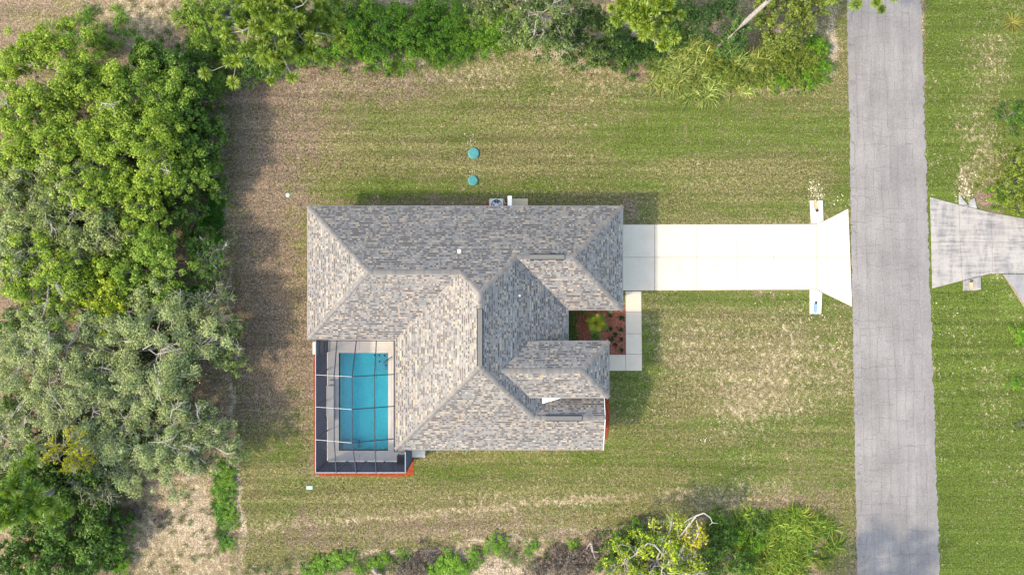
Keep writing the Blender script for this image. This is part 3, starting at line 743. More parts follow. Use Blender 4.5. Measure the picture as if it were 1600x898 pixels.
beam((ex0+.04, ey0, zh+.03), (exh, ey0, zh+.03)); beam((exh, ey0, zh+.03), (exh, eyM, zh+.03), 'alu', .07, .12); beam((exh, eyM, zt), (exE, eyM, zt), 'alu', .05, .06)
for y in ybs[1:]:
    beam((ex0, y, zt+.06), (exr, y, zrdg+.06), 'alu_pale_lit', .028, .05); beam((exr, y, zrdg+.06), (exh, y, zh+.06))  # one truss: sunward half in the painted lit tone, far half bronze
for x in (xpl, exr, xpr):
    for a, b_ in zip(ybs[1:-1], ybs[2:]): beam((x, a, zroof(x)+.055), (x, b_, zroof(x)+.055))
    i = xn.index(x)
    beam((x, ybs[1], zroof(x)+.055), (x, ey0, zh+.05))
    beam((x, ybs[3], zroof(x)+.055), (xs_s[i], eyS, zt+.05))
def panel(pts, m='screen'): MB().poly(pts).build('screen_panel', M[m], enc)
for i in range(4):
    for a, b_ in zip(ybs[1:-1], ybs[2:]):
        panel([(xn[i],a,zroof(xn[i])),(xn[i+1],a,zroof(xn[i+1])),(xn[i+1],b_,zroof(xn[i+1])),(xn[i],b_,zroof(xn[i]))])
    panel([(xn[i],ybs[1],zroof(xn[i])),(xn[i+1],ybs[1],zroof(xn[i+1])),(xn[i+1],ey0,zh if i < 4 else zt),(xn[i],ey0,zh if i else zt)])
    e1 = xs_s[i+1] if i < 3 else exh
    panel([(xn[i],ybs[3],zroof(xn[i])),(xs_s[i],eyS,zt),(e1,eyS,zt),(xn[i+1],ybs[3],zroof(xn[i+1]))])
panel([(exh,eyM,zt-.02),(exh,eyS,zt),(exE,eyS,zt),(exE,eyM,zt-.02)])
yw = ybs+[eyS]
for a, b_ in zip(yw[:-1], yw[1:]): panel([(ex0,a,.1),(ex0,b_,.1),(ex0,b_,zt),(ex0,a,zt)], 'screen_wall')
for a, b_ in zip(xs_s[:-1], xs_s[1:]): panel([(a,eyS,.1),(b_,eyS,.1),(b_,eyS,zt),(a,eyS,zt)], 'screen_wall')
panel([(exE,eyM,.1),(exE,eyS,.1),(exE,eyS,zt),(exE,eyM,zt)], 'screen_wall')
dr = MB(); yd0, yd1 = ey0-.95, ey0-.08
for (a, b_) in (((ex0+.05,yd0,.1),(ex0+.05,yd0,2.1)),((ex0+.05,yd1,.1),(ex0+.05,yd1,2.1)),((ex0+.05,yd0,2.1),(ex0+.05,yd1,2.1)),((ex0+.05,yd0,.9),(ex0+.05,yd1,.9)),((ex0+.05,yd0,.18),(ex0+.05,yd1,.18))): dr.bar(a, b_, .06, .06)
dr.build('screen_door', M['alu'], enc)

# pool heater / dark chair by the south-east inner corner
hx = G(634, 722, .5)
pc = empty('pool_chair', (-7.55,-12.0,DZ), 'dark chair inside the lower right corner of the screen enclosure', 'chair')
cx_, cy_ = -7.60, -11.75
MB().box(cx_-.28, cx_+.28, cy_-.26, cy_+.26, .42, .48).build('seat', M['dark'], pc, bevel=.02)
MB().box(cx_-.28, cx_+.28, cy_-.32, cy_-.262, .45, 1.0).build('backrest', M['dark'], pc, bevel=.02)
for sx in (-.25, .25):
    for sy in (-.22, .22): MB().box(cx_+sx-.02, cx_+sx+.02, cy_+sy-.02, cy_+sy+.02, DZ, .419).build('leg', M['dark'], pc)
    MB().box(cx_+sx-.03, cx_+sx+.03, cy_-.25, cy_+.24, .64, .67).build('armrest', M['dark'], pc)

# ------------------------------------------------------------------ equipment along the upper wall
a0 = G(765.5, 311, .75); a1 = G(786, 330, .75)
ac = empty('air_conditioner', ((a0.x+a1.x)/2, (a0.y+a1.y)/2, 0), 'grey outdoor air conditioning unit with round dark fan against the upper wall', 'air conditioner')
cxa, cya = (a0.x+a1.x)/2, (a0.y+a1.y)/2; hw = (a1.x-a0.x)/2
MB().box(cxa-hw-.08, cxa+hw+.08, cya-hw-.06, cya+hw+.06, .0, .08).build('pad', M['tan_concrete'], ac)
MB().box(cxa-hw, cxa+hw, cya-hw, cya+hw, .081, .72).build('casing', M['metal'], ac, bevel=.02)
MB().lathe((cxa, cya), [(hw*.86,.721),(hw*.86,.735),(.01,.735)], 28).build('fan_opening', M['dark'], ac)
fn = MB()
for k_ in range(3):
    a = k_*2.094+.4; pts = [(cxa+math.cos(a+t)*r_, cya+math.sin(a+t)*r_, .745+z_) for r_, t, z_ in ((.08,-.3,0),(hw*.75,-.25,.0),(hw*.75,.35,.03),(.08,.3,.02))]; fn.poly(pts)
fn.build('fan', M['metal'], ac)
MB().lathe((cxa, cya), [(.11,.74),(.11,.775),(.06,.79)], 16).build('hub', M['white'], ac)
gr_ = MB()
for rr in (.35,.6,.85): gr_.tube([(cxa+math.cos(t)*hw*rr, cya+math.sin(t)*hw*rr, .80) for t in np.linspace(0, 6.283, 25)], [.008]*25, 4, cap=False)
for k_ in range(8): gr_.bar((cxa, cya, .80), (cxa+math.cos(k_*.785)*hw*.86, cya+math.sin(k_*.785)*hw*.86, .80), .012)
gr_.build('grille', M['metal'], ac)
b0 = G(794, 307, 1.2); b1 = G(799, 332, 1.2)
up_ = empty('utility_screen', (b0.x, b0.y, 0), 'narrow white upright panel standing between the air conditioner and the tan pad', 'panel')
MB().box(b0.x, b1.x, b1.y, b0.y, 0, 1.15).build('board', M['white'], up_, bevel=.01)
MB().box(b0.x-.03, b1.x+.03, b1.y, b0.y+.03, 1.151, 1.2).build('cap', M['white'], up_, bevel=.01)
b0 = G(799.5, 310.5, .2); b1 = G(825, 330, .2)
tag(MB().box(b0.x, b1.x, b1.y, b0.y, 0, .2).build('equipment_pad', M['tan_concrete'], bevel=.02), 'tan rectangular concrete equipment pad by the upper wall', 'pad')
pp = MB(); q0 = G(786, 317, .4); q1 = G(794, 318, .4)
pp.tube([(q0.x,q0.y,.4),(q1.x,q1.y,.4)], [.03,.03], 8); q0 = G(787, 313, .4); pp.tube([(q0.x,q0.y,.05),(q0.x,q0.y,.6),(q0.x+.12,q0.y-.3,.6)], [.03]*3, 8)
tag(pp.build('copper_pipe', simple('copper', (.42,.30,.12), .5, .1)), 'short yellowish pipes between the air conditioner and white panel', 'pipe')

# ------------------------------------------------------------------ lids and small things on the lawn
for (qx, qy, r_, lab) in ((740,240,.36,'round teal septic lid on the upper lawn, the one farther from the house'), (739,282.5,.32,'smaller round teal septic lid on the upper lawn nearest the roof')):
    g_ = G(qx, qy); e = empty('septic_lid', g_, lab, 'septic lid', 'septic lids on the upper lawn')
    MB().lathe((g_.x, g_.y), [(r_+.03,0),(r_+.03,.09),(r_*.97,.10)], 28).build('riser', M['teal'], e)
    MB().lathe((g_.x, g_.y), [(r_,.101),(r_,.13),(r_*.9,.145),(r_*.3,.15),(.02,.152)], 28).build('cover', M['teal'], e)
    b = MB()
    for k_ in range(8): t = k_*.785; b.bar((g_.x+.12*math.cos(t), g_.y+.12*math.sin(t), .152), (g_.x+r_*.85*math.cos(t), g_.y+r_*.85*math.sin(t), .150), .022, .02)
    b.build('rib', M['teal'], e)
g_ = G(484, 761); e = empty('valve_box', g_, 'small pale green rectangular valve box lid below the pool corner', 'valve box')
MB().box(g_.x-.22, g_.x+.22, g_.y-.13, g_.y+.13, 0, .05).build('box', M['palegreen'], e, bevel=.01); MB().box(g_.x-.18, g_.x+.18, g_.y-.09, g_.y+.09, .051, .065).build('cover', M['palegreen'], e, bevel=.005)
g_ = G(450, 305); e = empty('irrigation_cap', g_, 'tiny round pale green cap in the brown lawn left of the house', 'cap')
MB().lathe((g_.x, g_.y), [(.15,0),(.15,.04),(.1,.06)], 16).build('cover', M['palegreen'], e)

def headwall(poly, hole, mat, label, darkpipe, group='culvert end walls'):
    """sloping concrete apron with a half-open oval pipe mouth"""
    pts = [G(*q)[:2] for q in poly]; g0 = G(*hole[0]); g1 = G(*hole[1])
    e = empty('culvert_end', (pts[0][0], pts[0][1], 0), label, 'culvert end', group)
    bm = bmesh.new(); rw = hole[2]; N = 20; ax = (g1-g0); ln = ax.length; ax.normalize(); sx = Vector((ax.y, -ax.x, 0)); mid = (g0+g1)/2
    outer = []
    m_ = len(pts)
    for i in range(m_):
        for t in np.linspace(0, 1, 6)[:-1]: outer.append((pts[i][0]*(1-t)+pts[(i+1)%m_][0]*t, pts[i][1]*(1-t)+pts[(i+1)%m_][1]*t))
    ov_ = [bm.verts.new((q[0], q[1], .10)) for q in outer]
    ring = [bm.verts.new(mid+ax*(math.cos(t)*ln/2)+sx*(math.sin(t)*rw)+Vector((0,0,.10))) for t in np.linspace(0, 2*math.pi, N+1)[:-1]]
    eo = [bm.edges.new((ov_[i], ov_[(i+1)%len(ov_)])) for i in range(len(ov_))]; ei = [bm.edges.new((ring[i], ring[(i+1)%N])) for i in range(N)]
    bmesh.ops.triangle_fill(bm, use_beauty=True, use_dissolve=False, edges=eo+ei)
    lo = [bm.verts.new((q[0], q[1], -.05)) for q in outer]
    for i in range(len(ov_)): bm.faces.new((ov_[i], lo[i], lo[(i+1)%len(lo)], ov_[(i+1)%len(ov_)]))
    # pipe lining: the ring runs down and back under the drive
    sgn = 1
    deep = [bm.verts.new(v.co+Vector((0,0,-.05))) for v in ring]
    for i in range(N): bm.faces.new((ring[i], ring[(i+1)%N], deep[(i+1)%N], deep[i]))
    bmesh.ops.recalc_face_normals(bm, faces=bm.faces)
    me = bpy.data.meshes.new('apron'); bm.to_mesh(me); bm.free(); link('apron', me, mat, e)
    fl = MB().poly([tuple(mid+ax*(math.cos(t)*ln/2*1.0)+sx*(math.sin(t)*rw*1.0)+Vector((0,0,.046))) for t in np.linspace(0, 2*math.pi, N+1)[:-1]])
    fl.build('pipe_floor', M[darkpipe], e)
    tb = MB().tube([mid+ax*(ln*.30)+Vector((0,0,.05)), mid+ax*(ln*.52)+Vector((0,0,.09))], [rw*.55, rw*.62], 14, cap=True)
    tb.build('pipe', M['dark'], e)
M['dirt'] = simple('washed_sand', (.40,.27,.15), .95, .2, 6)
M['bluegrey'] = simple('wet_blue_grey', (.16,.27,.33), .5, .2, 3)
headwall([(1265,314),(1284.5,314),(1285.5,345),(1276,349.4),(1267,349.4)], [(1273,312.5),(1276,331),.17], M['headwall'], 'white concrete culvert end with sandy pipe mouth above the driveway apron', 'dirt')
headwall([(1265,452.5),(1275,452.8),(1283.7,457.5),(1282,490),(1265,490)], [(1273.5,489),(1274,471),.15], M['headwall'], 'white concrete culvert end with bluish pipe mouth below the driveway apron', 'bluegrey')
headwall([(1497.6,304),(1502,310),(1512,322),(1516,312),(1521,310),(1525,326),(1498,319.5)], [(1506,321),(1511,324),.05], M['old_headwall'], 'black stained double pronged culvert end above the neighbour driveway', 'dirt')
headwall([(1504.5,438.5),(1516,436),(1519,435),(1531,432),(1531,452),(1520,454),(1504.5,454)], [(1515,453.5),(1516.5,437.5),.17], M['old_drive'], 'grey concrete culvert end in the grass below the neighbour driveway', 'dirt')
def chips(name, px, py, sx, sy, n_, col, size, label=None):
    g_ = G(px, py); c = np.column_stack([rng.normal(g_.x, sx/K, n_), rng.normal(g_.y, sy/K, n_), rng.uniform(.02, .06, n_)])
    V_, F_, T_ = quads(c, unit(rng.normal(0,.4,(n_,3))+[0,0,1]), rng.uniform(size*.5, size*1.4, n_), .45, np.array(col)*rng.uniform(.7, 1.25, (n_,1)))
    return V_, F_, T_
VV, FF, TT = [], [], []; off = 0
for (px, py, sx, sy, n_, col, size) in ((1273,292,5,5,60,(.40,.36,.22),.14),(1277,306,9,3,36,(.38,.34,.22),.13),(1316,312,6,5,14,(.45,.38,.27),.13),(960,300,8,8,20,(.36,.36,.2),.08),
        (1012,645,30,40,14,(.4,.38,.26),.08),(1508,296,7,14,60,(.5,.44,.33),.13),(1103,687,8,3,14,(.48,.42,.36),.13),(712,215,30,30,22,(.34,.29,.24),.10),(736,222,5,8,16,(.38,.34,.29),.12),(740,266,3,3,8,(.38,.34,.29),.12),
        (450,160,30,40,10,(.36,.31,.25),.11),(1275,497,12,5,18,(.5,.42,.3),.12),(1140,640,80,30,60,(.30,.25,.19),.14),(1230,560,50,50,260,(.27,.225,.135),.15),(1120,590,55,45,330,(.27,.22,.14),.15),(1160,540,90,30,200,(.27,.225,.14),.15),(1310,540,12,60,70,(.28,.235,.14),.14),(1480,500,20,20,22,(.34,.31,.2),.12)):
    V_, F_, T_ = chips('', px, py, sx, sy, n_, col, size); VV.append(V_); FF.append(F_+off); TT.append(T_); off += len(V_)
n_ = 130; c = np.column_stack([rng.uniform(-19, 23, n_), rng.uniform(-15, 15, n_), np.full(n_, .03)])
V_, F_, T_ = quads(c, unit(rng.normal(0,.4,(n_,3))+[0,0,1]), rng.uniform(.05, .11, n_), .7, np.array((.22,.19,.14))*rng.uniform(.6, 1.2, (n_,1)))
VV.append(V_); FF.append(F_+off); TT.append(T_)
link('lawn_debris', np_mesh('lawn_debris', np.concatenate(VV), np.concatenate(FF), np.concatenate(TT)), M['chip'], kind='stuff')

# ------------------------------------------------------------------ vegetation
def leaf_cloud(cent, rad, per, size, cols, flat=.75, up=.55, asp=.62):
    """leaves on clumps; cols: two colours to vary between"""
    k = len(cent); idx = np.repeat(np.arange(k), per); n_ = len(idx)
    d = unit(rng.normal(size=(n_,3))); rr = rng.random(n_)**.5*np.where(rng.random(n_) < .18, 1.45, 1.0)
    pos = cent[idx] + d*np.array([1,1,flat])*(rad[idx]*rr)[:,None]
    nrm = unit(d*.55 + np.array([0,0,up]) + rng.normal(0,.42,(n_,3)))
    t = np.clip(rng.normal(.5,.28,n_) + (rng.normal(0,.25,k))[idx], 0, 1)[:,None]
    c0, c1 = np.array(cols[0]), np.array(cols[1]); col = (c0*(1-t)+c1*t)*rng.uniform(.75,1.25,(n_,1))
    return quads(pos, nrm, size*rng.uniform(.65,1.35,n_), asp, col)

def bend(a, b, r, k=.10):
    m = (a+b)/2; l = (b-a).length; return m+Vector((r.gauss(0,k),r.gauss(0,k),r.gauss(0,k*.6)))*l

def broadleaf(px, py, h, Rc, cols, label, name='oak_tree', leaf=.135, dens=1.6, bark='bark', limb=1.0, bare=0, group='trees of the woodland on the left', zc=.8, n1=8, seed=None, cat='tree', ragged=1.0):
    r = random.Random(seed or int(px*7+py))
    if 'left' in group: h *= .53; bare = bare//2 if bark == 'bark' else bare
    g = G(px, py, h*zc); base = Vector((g.x, g.y, 0)); foot = base+base.normalized()*min(1.1, Rc*.35)
    e = empty(name, foot, label, cat, group)
    tr = MB(); br = MB(); lean = Vector((r.gauss(0,.05), r.gauss(0,.05), 0))*h
    t0 = base+lean*.5+Vector((0,0,h*.28)); tr.tube([foot-Vector((0,0,.1)), bend(foot, t0, r, .04), t0], [.045*h*.55,.035*h*.55,.03*h*.55], 9)
    cl, cr = [], []
    for i in range(n1):
        az = i*2.4+r.uniform(-.4,.4); rr = Rc*(.12 if i == 0 else r.uniform(.28,.62)); 
        e1 = base+Vector((math.cos(az)*rr, math.sin(az)*rr, h*(.60+.2*(1-(rr/Rc)**2))*r.uniform(.85,1.08)))
        ra = .013*h*.5*limb; m1 = bend(t0, e1, r); br.tube([t0, m1, e1], [ra*1.5, ra*1.1, ra*.75], 6, False)
        for j in range(r.choice([4,5,5])):
            a2 = az+r.gauss(0,1.15) if j else az; d2 = Rc*r.uniform(.22,.46)
            x2 = Vector((e1.x-base.x+math.cos(a2)*d2, e1.y-base.y+math.sin(a2)*d2, 0)); l2 = x2.length
            mx_ = Rc*(.80+.16*ragged*math.sin(3*math.atan2(x2.y,x2.x)+seed_f(px))+.10*ragged*math.sin(7*math.atan2(x2.y,x2.x)+py))
            if l2 > mx_: x2 *= mx_/l2; l2 = mx_
            e2 = base+x2+Vector((0,0,h*(.93-.42*(l2/Rc)**2)*r.uniform(.86,1.06)))
            m2 = bend(e1, e2, r); br.tube([e1, m2, e2], [ra*.75, ra*.5, ra*.32], 5, False)
            for k in range(r.choice([5,6,6])):
                o2 = Vector((r.gauss(0,1), r.gauss(0,1), r.gauss(0,.55)))*Rc*.16; e3 = e2+o2
                br.tube([e2, bend(e2, e3, r, .2), e3+Vector((0,0,.15*limb*r.random()))], [ra*.32, ra*.22, ra*.12], 4, False)
                if bark == 'bark_pale' and Rc > 1.8:
                    for _ in range(r.choice([0,1,1,2])):
                        d3 = (e3-base); d3.z = 0; d3 = d3.normalized()*r.uniform(.0,.3)+Vector((r.gauss(0,.3), r.gauss(0,.3), r.uniform(.18,.42))); m3 = e2.lerp(e3, r.uniform(.2,.7)); br.tube([m3, bend(m3, e3+d3, r, .12), e3+d3], [.017,.012,.006], 3, False)
                cl.append(e3+Vector((0,0,.22 if bark == 'bark' else .06))); cr.append(Rc*r.choice([.06,.075,.09,.11,.14]))
    tr.build('trunk', M[bark], e); br.build('branches', M[bark], e)
    cent = np.array(cl); rad = np.array(cr); per = np.maximum(8, (dens*430*rad**2/(leaf/.17)**2).astype(int))
    V_, F_, T_ = leaf_cloud(cent, rad, per, leaf, cols)
    link('crown', np_mesh('crown', V_, F_, T_), M['leaf'], e)
    for i in range(bare):                          # dead, bare forks standing clear of the leaves
        q = cl[r.randrange(len(cl))].copy(); q.z += .25; d = Vector((q.x-base.x, q.y-base.y, 0)).normalized(); s0 = q-d*Rc*r.uniform(.2,.45)-Vector((0,0,.3)); b_ = MB()
        tip = q+d*Rc*r.uniform(.08,.25)+Vector((0,0,.2)); md = bend(s0, tip, r, .12); b_.tube([s0, md, tip], [.04,.03,.015], 5)
        for k in range(r.randint(6,10)):
            s1 = s0.lerp(tip, r.uniform(.3,.9)) if r.random() < .4 else md.lerp(tip, r.uniform(0,.8)); t1 = s1+(d*r.uniform(.2,.8)+Vector((r.gauss(0,.5), r.gauss(0,.5), r.uniform(0,.3))))*Rc*.2
            b_.tube([s1, bend(s1, t1, r, .15), t1], [.02,.014,.008], 4)
        b_.build('bare_branch', M['bark_pale'], e)
    return e
def seed_f(x): return (x*12.9898) % 6.283

BR = ((.105,.185,.012),(.290,.385,.046))      # bright yellow green
MG = ((.075,.155,.012),(.215,.315,.042))      # mid green
PG = ((.110,.158,.036),(.300,.350,.110))      # pale green
GR = ((.155,.200,.066),(.340,.395,.160))      # grey green
DK = ((.036,.090,.012),(.110,.200,.030))      # dark green
YL = ((.230,.230,.008),(.470,.430,.022))      # yellow
LM = ((.110,.190,.008),(.350,.410,.030))      # lime
VG = ((.052,.155,.008),(.185,.330,.028))      # vivid green

T = 'tree in the left woodland'
broadleaf(72,112,9.5,3.4, BR, 'bright yellow green oak nearest the top left corner of the woodland', bare=2)
broadleaf(40,205,9.0,3.2, BR, 'bright yellow green oak cut by the left edge below the topmost oak', bare=2)
broadleaf(140,170,9.0,3.1, BR, 'bright green oak between the two topmost oaks and the dark shrubs', bare=2)
broadleaf(228,165,8.5,3.0, MG, 'mid green oak with dark gaps at the upper right of the woodland', bare=1)
broadleaf(215,235,9.5,3.2, BR, 'full bright green oak in the upper middle of the woodland', bare=2)
broadleaf(275,260,7.0,2.2, MG, 'smaller green oak beside the dark shrubs along the lawn', bare=1)
broadleaf(128,262,9.0,2.9, BR, 'green oak with bare branches left of the full bright oak', bare=3)
broadleaf(48,300,8.5,3.2, PG, 'pale green oak at the left edge above the yellow green oak', bark='bark_pale', bare=3)
broadleaf(138,338,8.5,2.8, PG, 'pale green oak in the middle of the woodland with reddish soil beside it', bark='bark_pale', bare=2)
broadleaf(215,320,7.5,2.2, BR, 'small yellow green oak above the rounded oak', bare=1)
broadleaf(236,412,8.0,2.8, MG, 'rounded mid green oak standing alone in the middle of the woodland', bare=1, ragged=.5)
broadleaf(75,430,8.5,3.3, BR, 'yellow green oak with pale limbs in the left middle of the woodland', bark='bark_pale', bare=3)
broadleaf(160,455,7.5,2.3, LM, 'small lime green oak between the yellow green and grey oaks', bare=1)
broadleaf(15,395,7.5,2.2, GR, 'grey green oak cut by the left edge beside the yellow green oak', bark='bark_pale', bare=1)
broadleaf(240,545,9.0,4.0, GR, 'large grey green live oak with white branches at the lower middle of the woodland', leaf=.115, dens=1.15, bark='bark_pale', limb=1.5, bare=8, n1=10)
broadleaf(70,580,9.0,3.9, GR, 'large grey green live oak with a bare branched centre at the left edge', leaf=.115, dens=1.1, bark='bark_pale', limb=1.5, bare=8, n1=10)
broadleaf(140,640,8.0,2.6, GR, 'grey live oak with tangled pale twigs above the yellow tree', leaf=.115, dens=1.0, bark='bark_pale', limb=1.5, bare=6)
broadleaf(230,690,8.5,3.6, GR, 'grey green live oak overhanging the sandy patch below the woodland', leaf=.115, dens=1.2, bark='bark_pale', limb=1.4, bare=6, n1=9)
broadleaf(315,690,7.0,2.4, ((.105,.150,.045),(.26,.32,.120)), 'grey green live oak at the right end of the lowest row beside the lawn', leaf=.115, dens=1.1, bark='bark_pale', limb=1.4, bare=4)
broadleaf(20,690,7.0,2.2, GR, 'grey green oak at the left edge above the dark hollow', leaf=.115, dens=1.2, bark='bark_pale', bare=3)
broadleaf(325,495,7.0,2.0, ((.095,.140,.038),(.24,.285,.105)), 'dull green oak with a bare fork leaning to the lawn below the dark shrubs', leaf=.115, bark='bark_pale', bare=4, dens=.8)
broadleaf(352,540,6.0,1.7, ((.085,.135,.032),(.22,.27,.09)), 'small dull green oak whose crown reaches farthest over the lawn', leaf=.115, bark='bark_pale', bare=2)
broadleaf(325,405,6.0,1.5, DK, 'thin dark tree with bare twigs right of the rounded oak', bark='bark_pale', bare=3, dens=.6)
broadleaf(104,708,10.5,1.7, YL, 'small bright yellow tree among the grey live oaks', name='yellow_tree', bark='bark_pale', dens=.55, bare=2, n1=6)
broadleaf(150,745,5.0,1.9, ((.06,.09,.03),(.15,.19,.08)), 'low grey green tree below the yellow tree', leaf=.13, bark='bark_pale')
# top edge trees
broadleaf(845,15,8.0,3.0, ((.055,.100,.020),(.150,.200,.055)), 'dark green oak with bare white branches at the top edge beside the lawn', leaf=.15, bark='bark_pale', bare=6, group='trees along the top edge')
broadleaf(925,55,5.5,2.0, ((.045,.090,.015),(.130,.190,.045)), 'dark round tree between the white branched oak and the top pine', leaf=.15, bare=2, group='trees along the top edge')
broadleaf(1130,40,3.0,2.1, ((.040,.095,.018),(.125,.205,.05)), 'dense dark green tree crossed by the leaning trunk', leaf=.14, group='trees along the top edge')
broadleaf(1222,25,3.4,2.2, ((.075,.120,.015),(.220,.260,.05)), 'olive green bushy tree right of the leaning trunk at the top edge', leaf=.14, group='trees along the top edge')
broadleaf(1258,-15,3.8,2.0, ((.070,.115,.015),(.205,.245,.05)), 'olive green tree nearest the road cut by the top edge', leaf=.14, group='trees along the top edge')
broadleaf(775,-25,6.0,2.2, ((.055,.095,.02),(.150,.195,.06)), 'dull green tree cut by the top edge left of the white branched oak', leaf=.14, group='trees along the top edge')
# bottom right tree with white branches and yellow tips
broadleaf(1035,893,4.4,3.1, LM, 'lime yellow tree with white bare branches at the bottom edge', name='lime_tree', bark='bark_pale', limb=1.5, bare=11, dens=.85, n1=9, group='trees along the bottom edge', leaf=.16)
broadleaf(1085,838,4.6,1.0, YL, 'small yellow tipped tree poking above the lime yellow tree', name='yellow_tree', bark='bark_pale', limb=1.5, bare=3, dens=.45, n1=5, group='trees along the bottom edge')
lime = [o for o in C.objects if o.name.startswith('lime_tree')][0]
b = MB(); q_ = [G(1062,838,3.2), G(1088,805,3.9), G(1100,801,4.1), G(1110,808,4.1), G(1113,816,4.0), G(1121,817,4.0)]
b.tube(q_, [.06,.05,.045,.035,.03,.015], 6); b.tube([q_[1], G(1074,812,3.9), G(1066,818,3.8)], [.04,.03,.02], 5); b.tube([q_[4], G(1108,820,3.9)], [.025,.01], 4)
b.tube([G(1090,850,3.3), G(1093,832,3.8), G(1088,812,4.0)], [.05,.04,.025], 6); b.tube([G(1040,870,3.4), G(1022,850,3.9), G(1012,848,4.0), G(990,868,3.6)], [.06,.05,.04,.02], 6)
b.build('bare_branch', M['bark_pale'], lime)
# beyond the lower edge, out of the picture: the tree whose shade lies on the road
broadleaf(1330,1010,8.0,3.0, MG, 'green tree standing past the bottom edge beside the road', group='trees past the bottom edge')

def pine(px, py, h, Rc, n_, label, group, cols=((.075,.145,.008),(.240,.320,.035)), zmin=.62, tuft=.46, bark='bark'):
    r = random.Random(int(px*3+py)); g = G(px, py, h*.85); g = g*1.0; base = Vector((g.x*1.05, g.y*1.05, 0)); e = empty('pine_tree', base, label, 'tree', group)
    tr = MB(); top = Vector((g.x, g.y, h*.97)); tr.tube([base-Vector((0,0,.1)), base.lerp(top,.5)+Vector((.1,-.1,0)), top], [.2,.15,.05], 9); tr.build('trunk', M[bark], e)
    br = MB(); cl = []
    nb = max(10, n_//7)
    for i in range(nb):
        t = r.uniform(zmin, .97); s = base.lerp(top, t); az = i*2.4+r.uniform(-.5,.5); ln = Rc*(1-.75*((t-zmin)/(1-zmin)))*r.uniform(.65,1.0)
        tip = s+Vector((math.cos(az)*ln, math.sin(az)*ln, ln*r.uniform(.0,.28))); md = bend(s, tip, r, .06); br.tube([s, md, tip], [.055,.04,.02], 5, False)
        for k in range(n_//nb):
            q = s.lerp(tip, r.uniform(.42,1.02)); c = q+Vector((r.gauss(0,.55), r.gauss(0,.55), r.uniform(-.05,.35)))*min(1.2, ln*.6); br.tube([q, c], [.02,.012], 4, False); cl.append(c)
    br.build('branches', M['bark_pale'], e)
    cent = np.array(cl); per = 170; k = len(cent); idx = np.repeat(np.arange(k), per); m_ = len(idx)
    d = unit(rng.normal(size=(m_,3))+[0,0,.30]); sz = (tuft*rng.uniform(.75,1.25,k))[idx]*rng.uniform(.8,1.1,m_)
    side = unit(np.cross(d, rng.normal(size=(m_,3))))*.024
    a = cent[idx]+d*(sz*.12)[:,None]; tip = cent[idx]+d*sz[:,None]-np.array([0,0,1])*(sz*.12)[:,None]; mid = cent[idx]+d*(sz*.6)[:,None]
    V_ = np.stack([a-side*.6, mid-side, tip, mid+side], 1).reshape(-1,3); tt = np.clip(rng.normal(.5,.3,k), 0, 1)[idx][:,None]
    col = (np.array(cols[0])*(1-tt)+np.array(cols[1])*tt)*rng.uniform(.8,1.2,(m_,1)); T_ = np.repeat(col, 4, 0)
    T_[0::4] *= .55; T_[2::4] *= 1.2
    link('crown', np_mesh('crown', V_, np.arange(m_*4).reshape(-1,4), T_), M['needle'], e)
    return e
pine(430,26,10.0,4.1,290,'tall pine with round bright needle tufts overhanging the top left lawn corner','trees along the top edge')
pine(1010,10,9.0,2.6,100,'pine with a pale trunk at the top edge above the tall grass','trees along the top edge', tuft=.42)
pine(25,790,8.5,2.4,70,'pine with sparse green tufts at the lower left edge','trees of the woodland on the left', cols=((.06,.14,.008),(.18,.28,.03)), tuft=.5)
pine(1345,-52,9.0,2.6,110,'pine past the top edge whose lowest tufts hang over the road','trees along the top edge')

# leaning bare trunk at the top
a_ = [G(1133,65,2.3), G(1166,33,3.8), G(1200,2,5.2), G(1222,-30,6.4)]
lt = empty('leaning_tree', G(1126,70,0), 'bare grey trunk leaning across the dark bushes at the top edge', 'tree', 'trees along the top edge')
MB().tube([G(1122,74,.0)]+a_, [.15,.15,.15,.13,.1], 9).build('trunk', simple('smooth_grey_bark', (.20,.18,.165), .9, .25, 6, bump=.4), lt)
b = MB(); b.tube([a_[2], G(1180,-20,7.6), G(1172,-50,8.5)], [.07,.05,.03], 6); b.build('branches', M['bark'], lt)

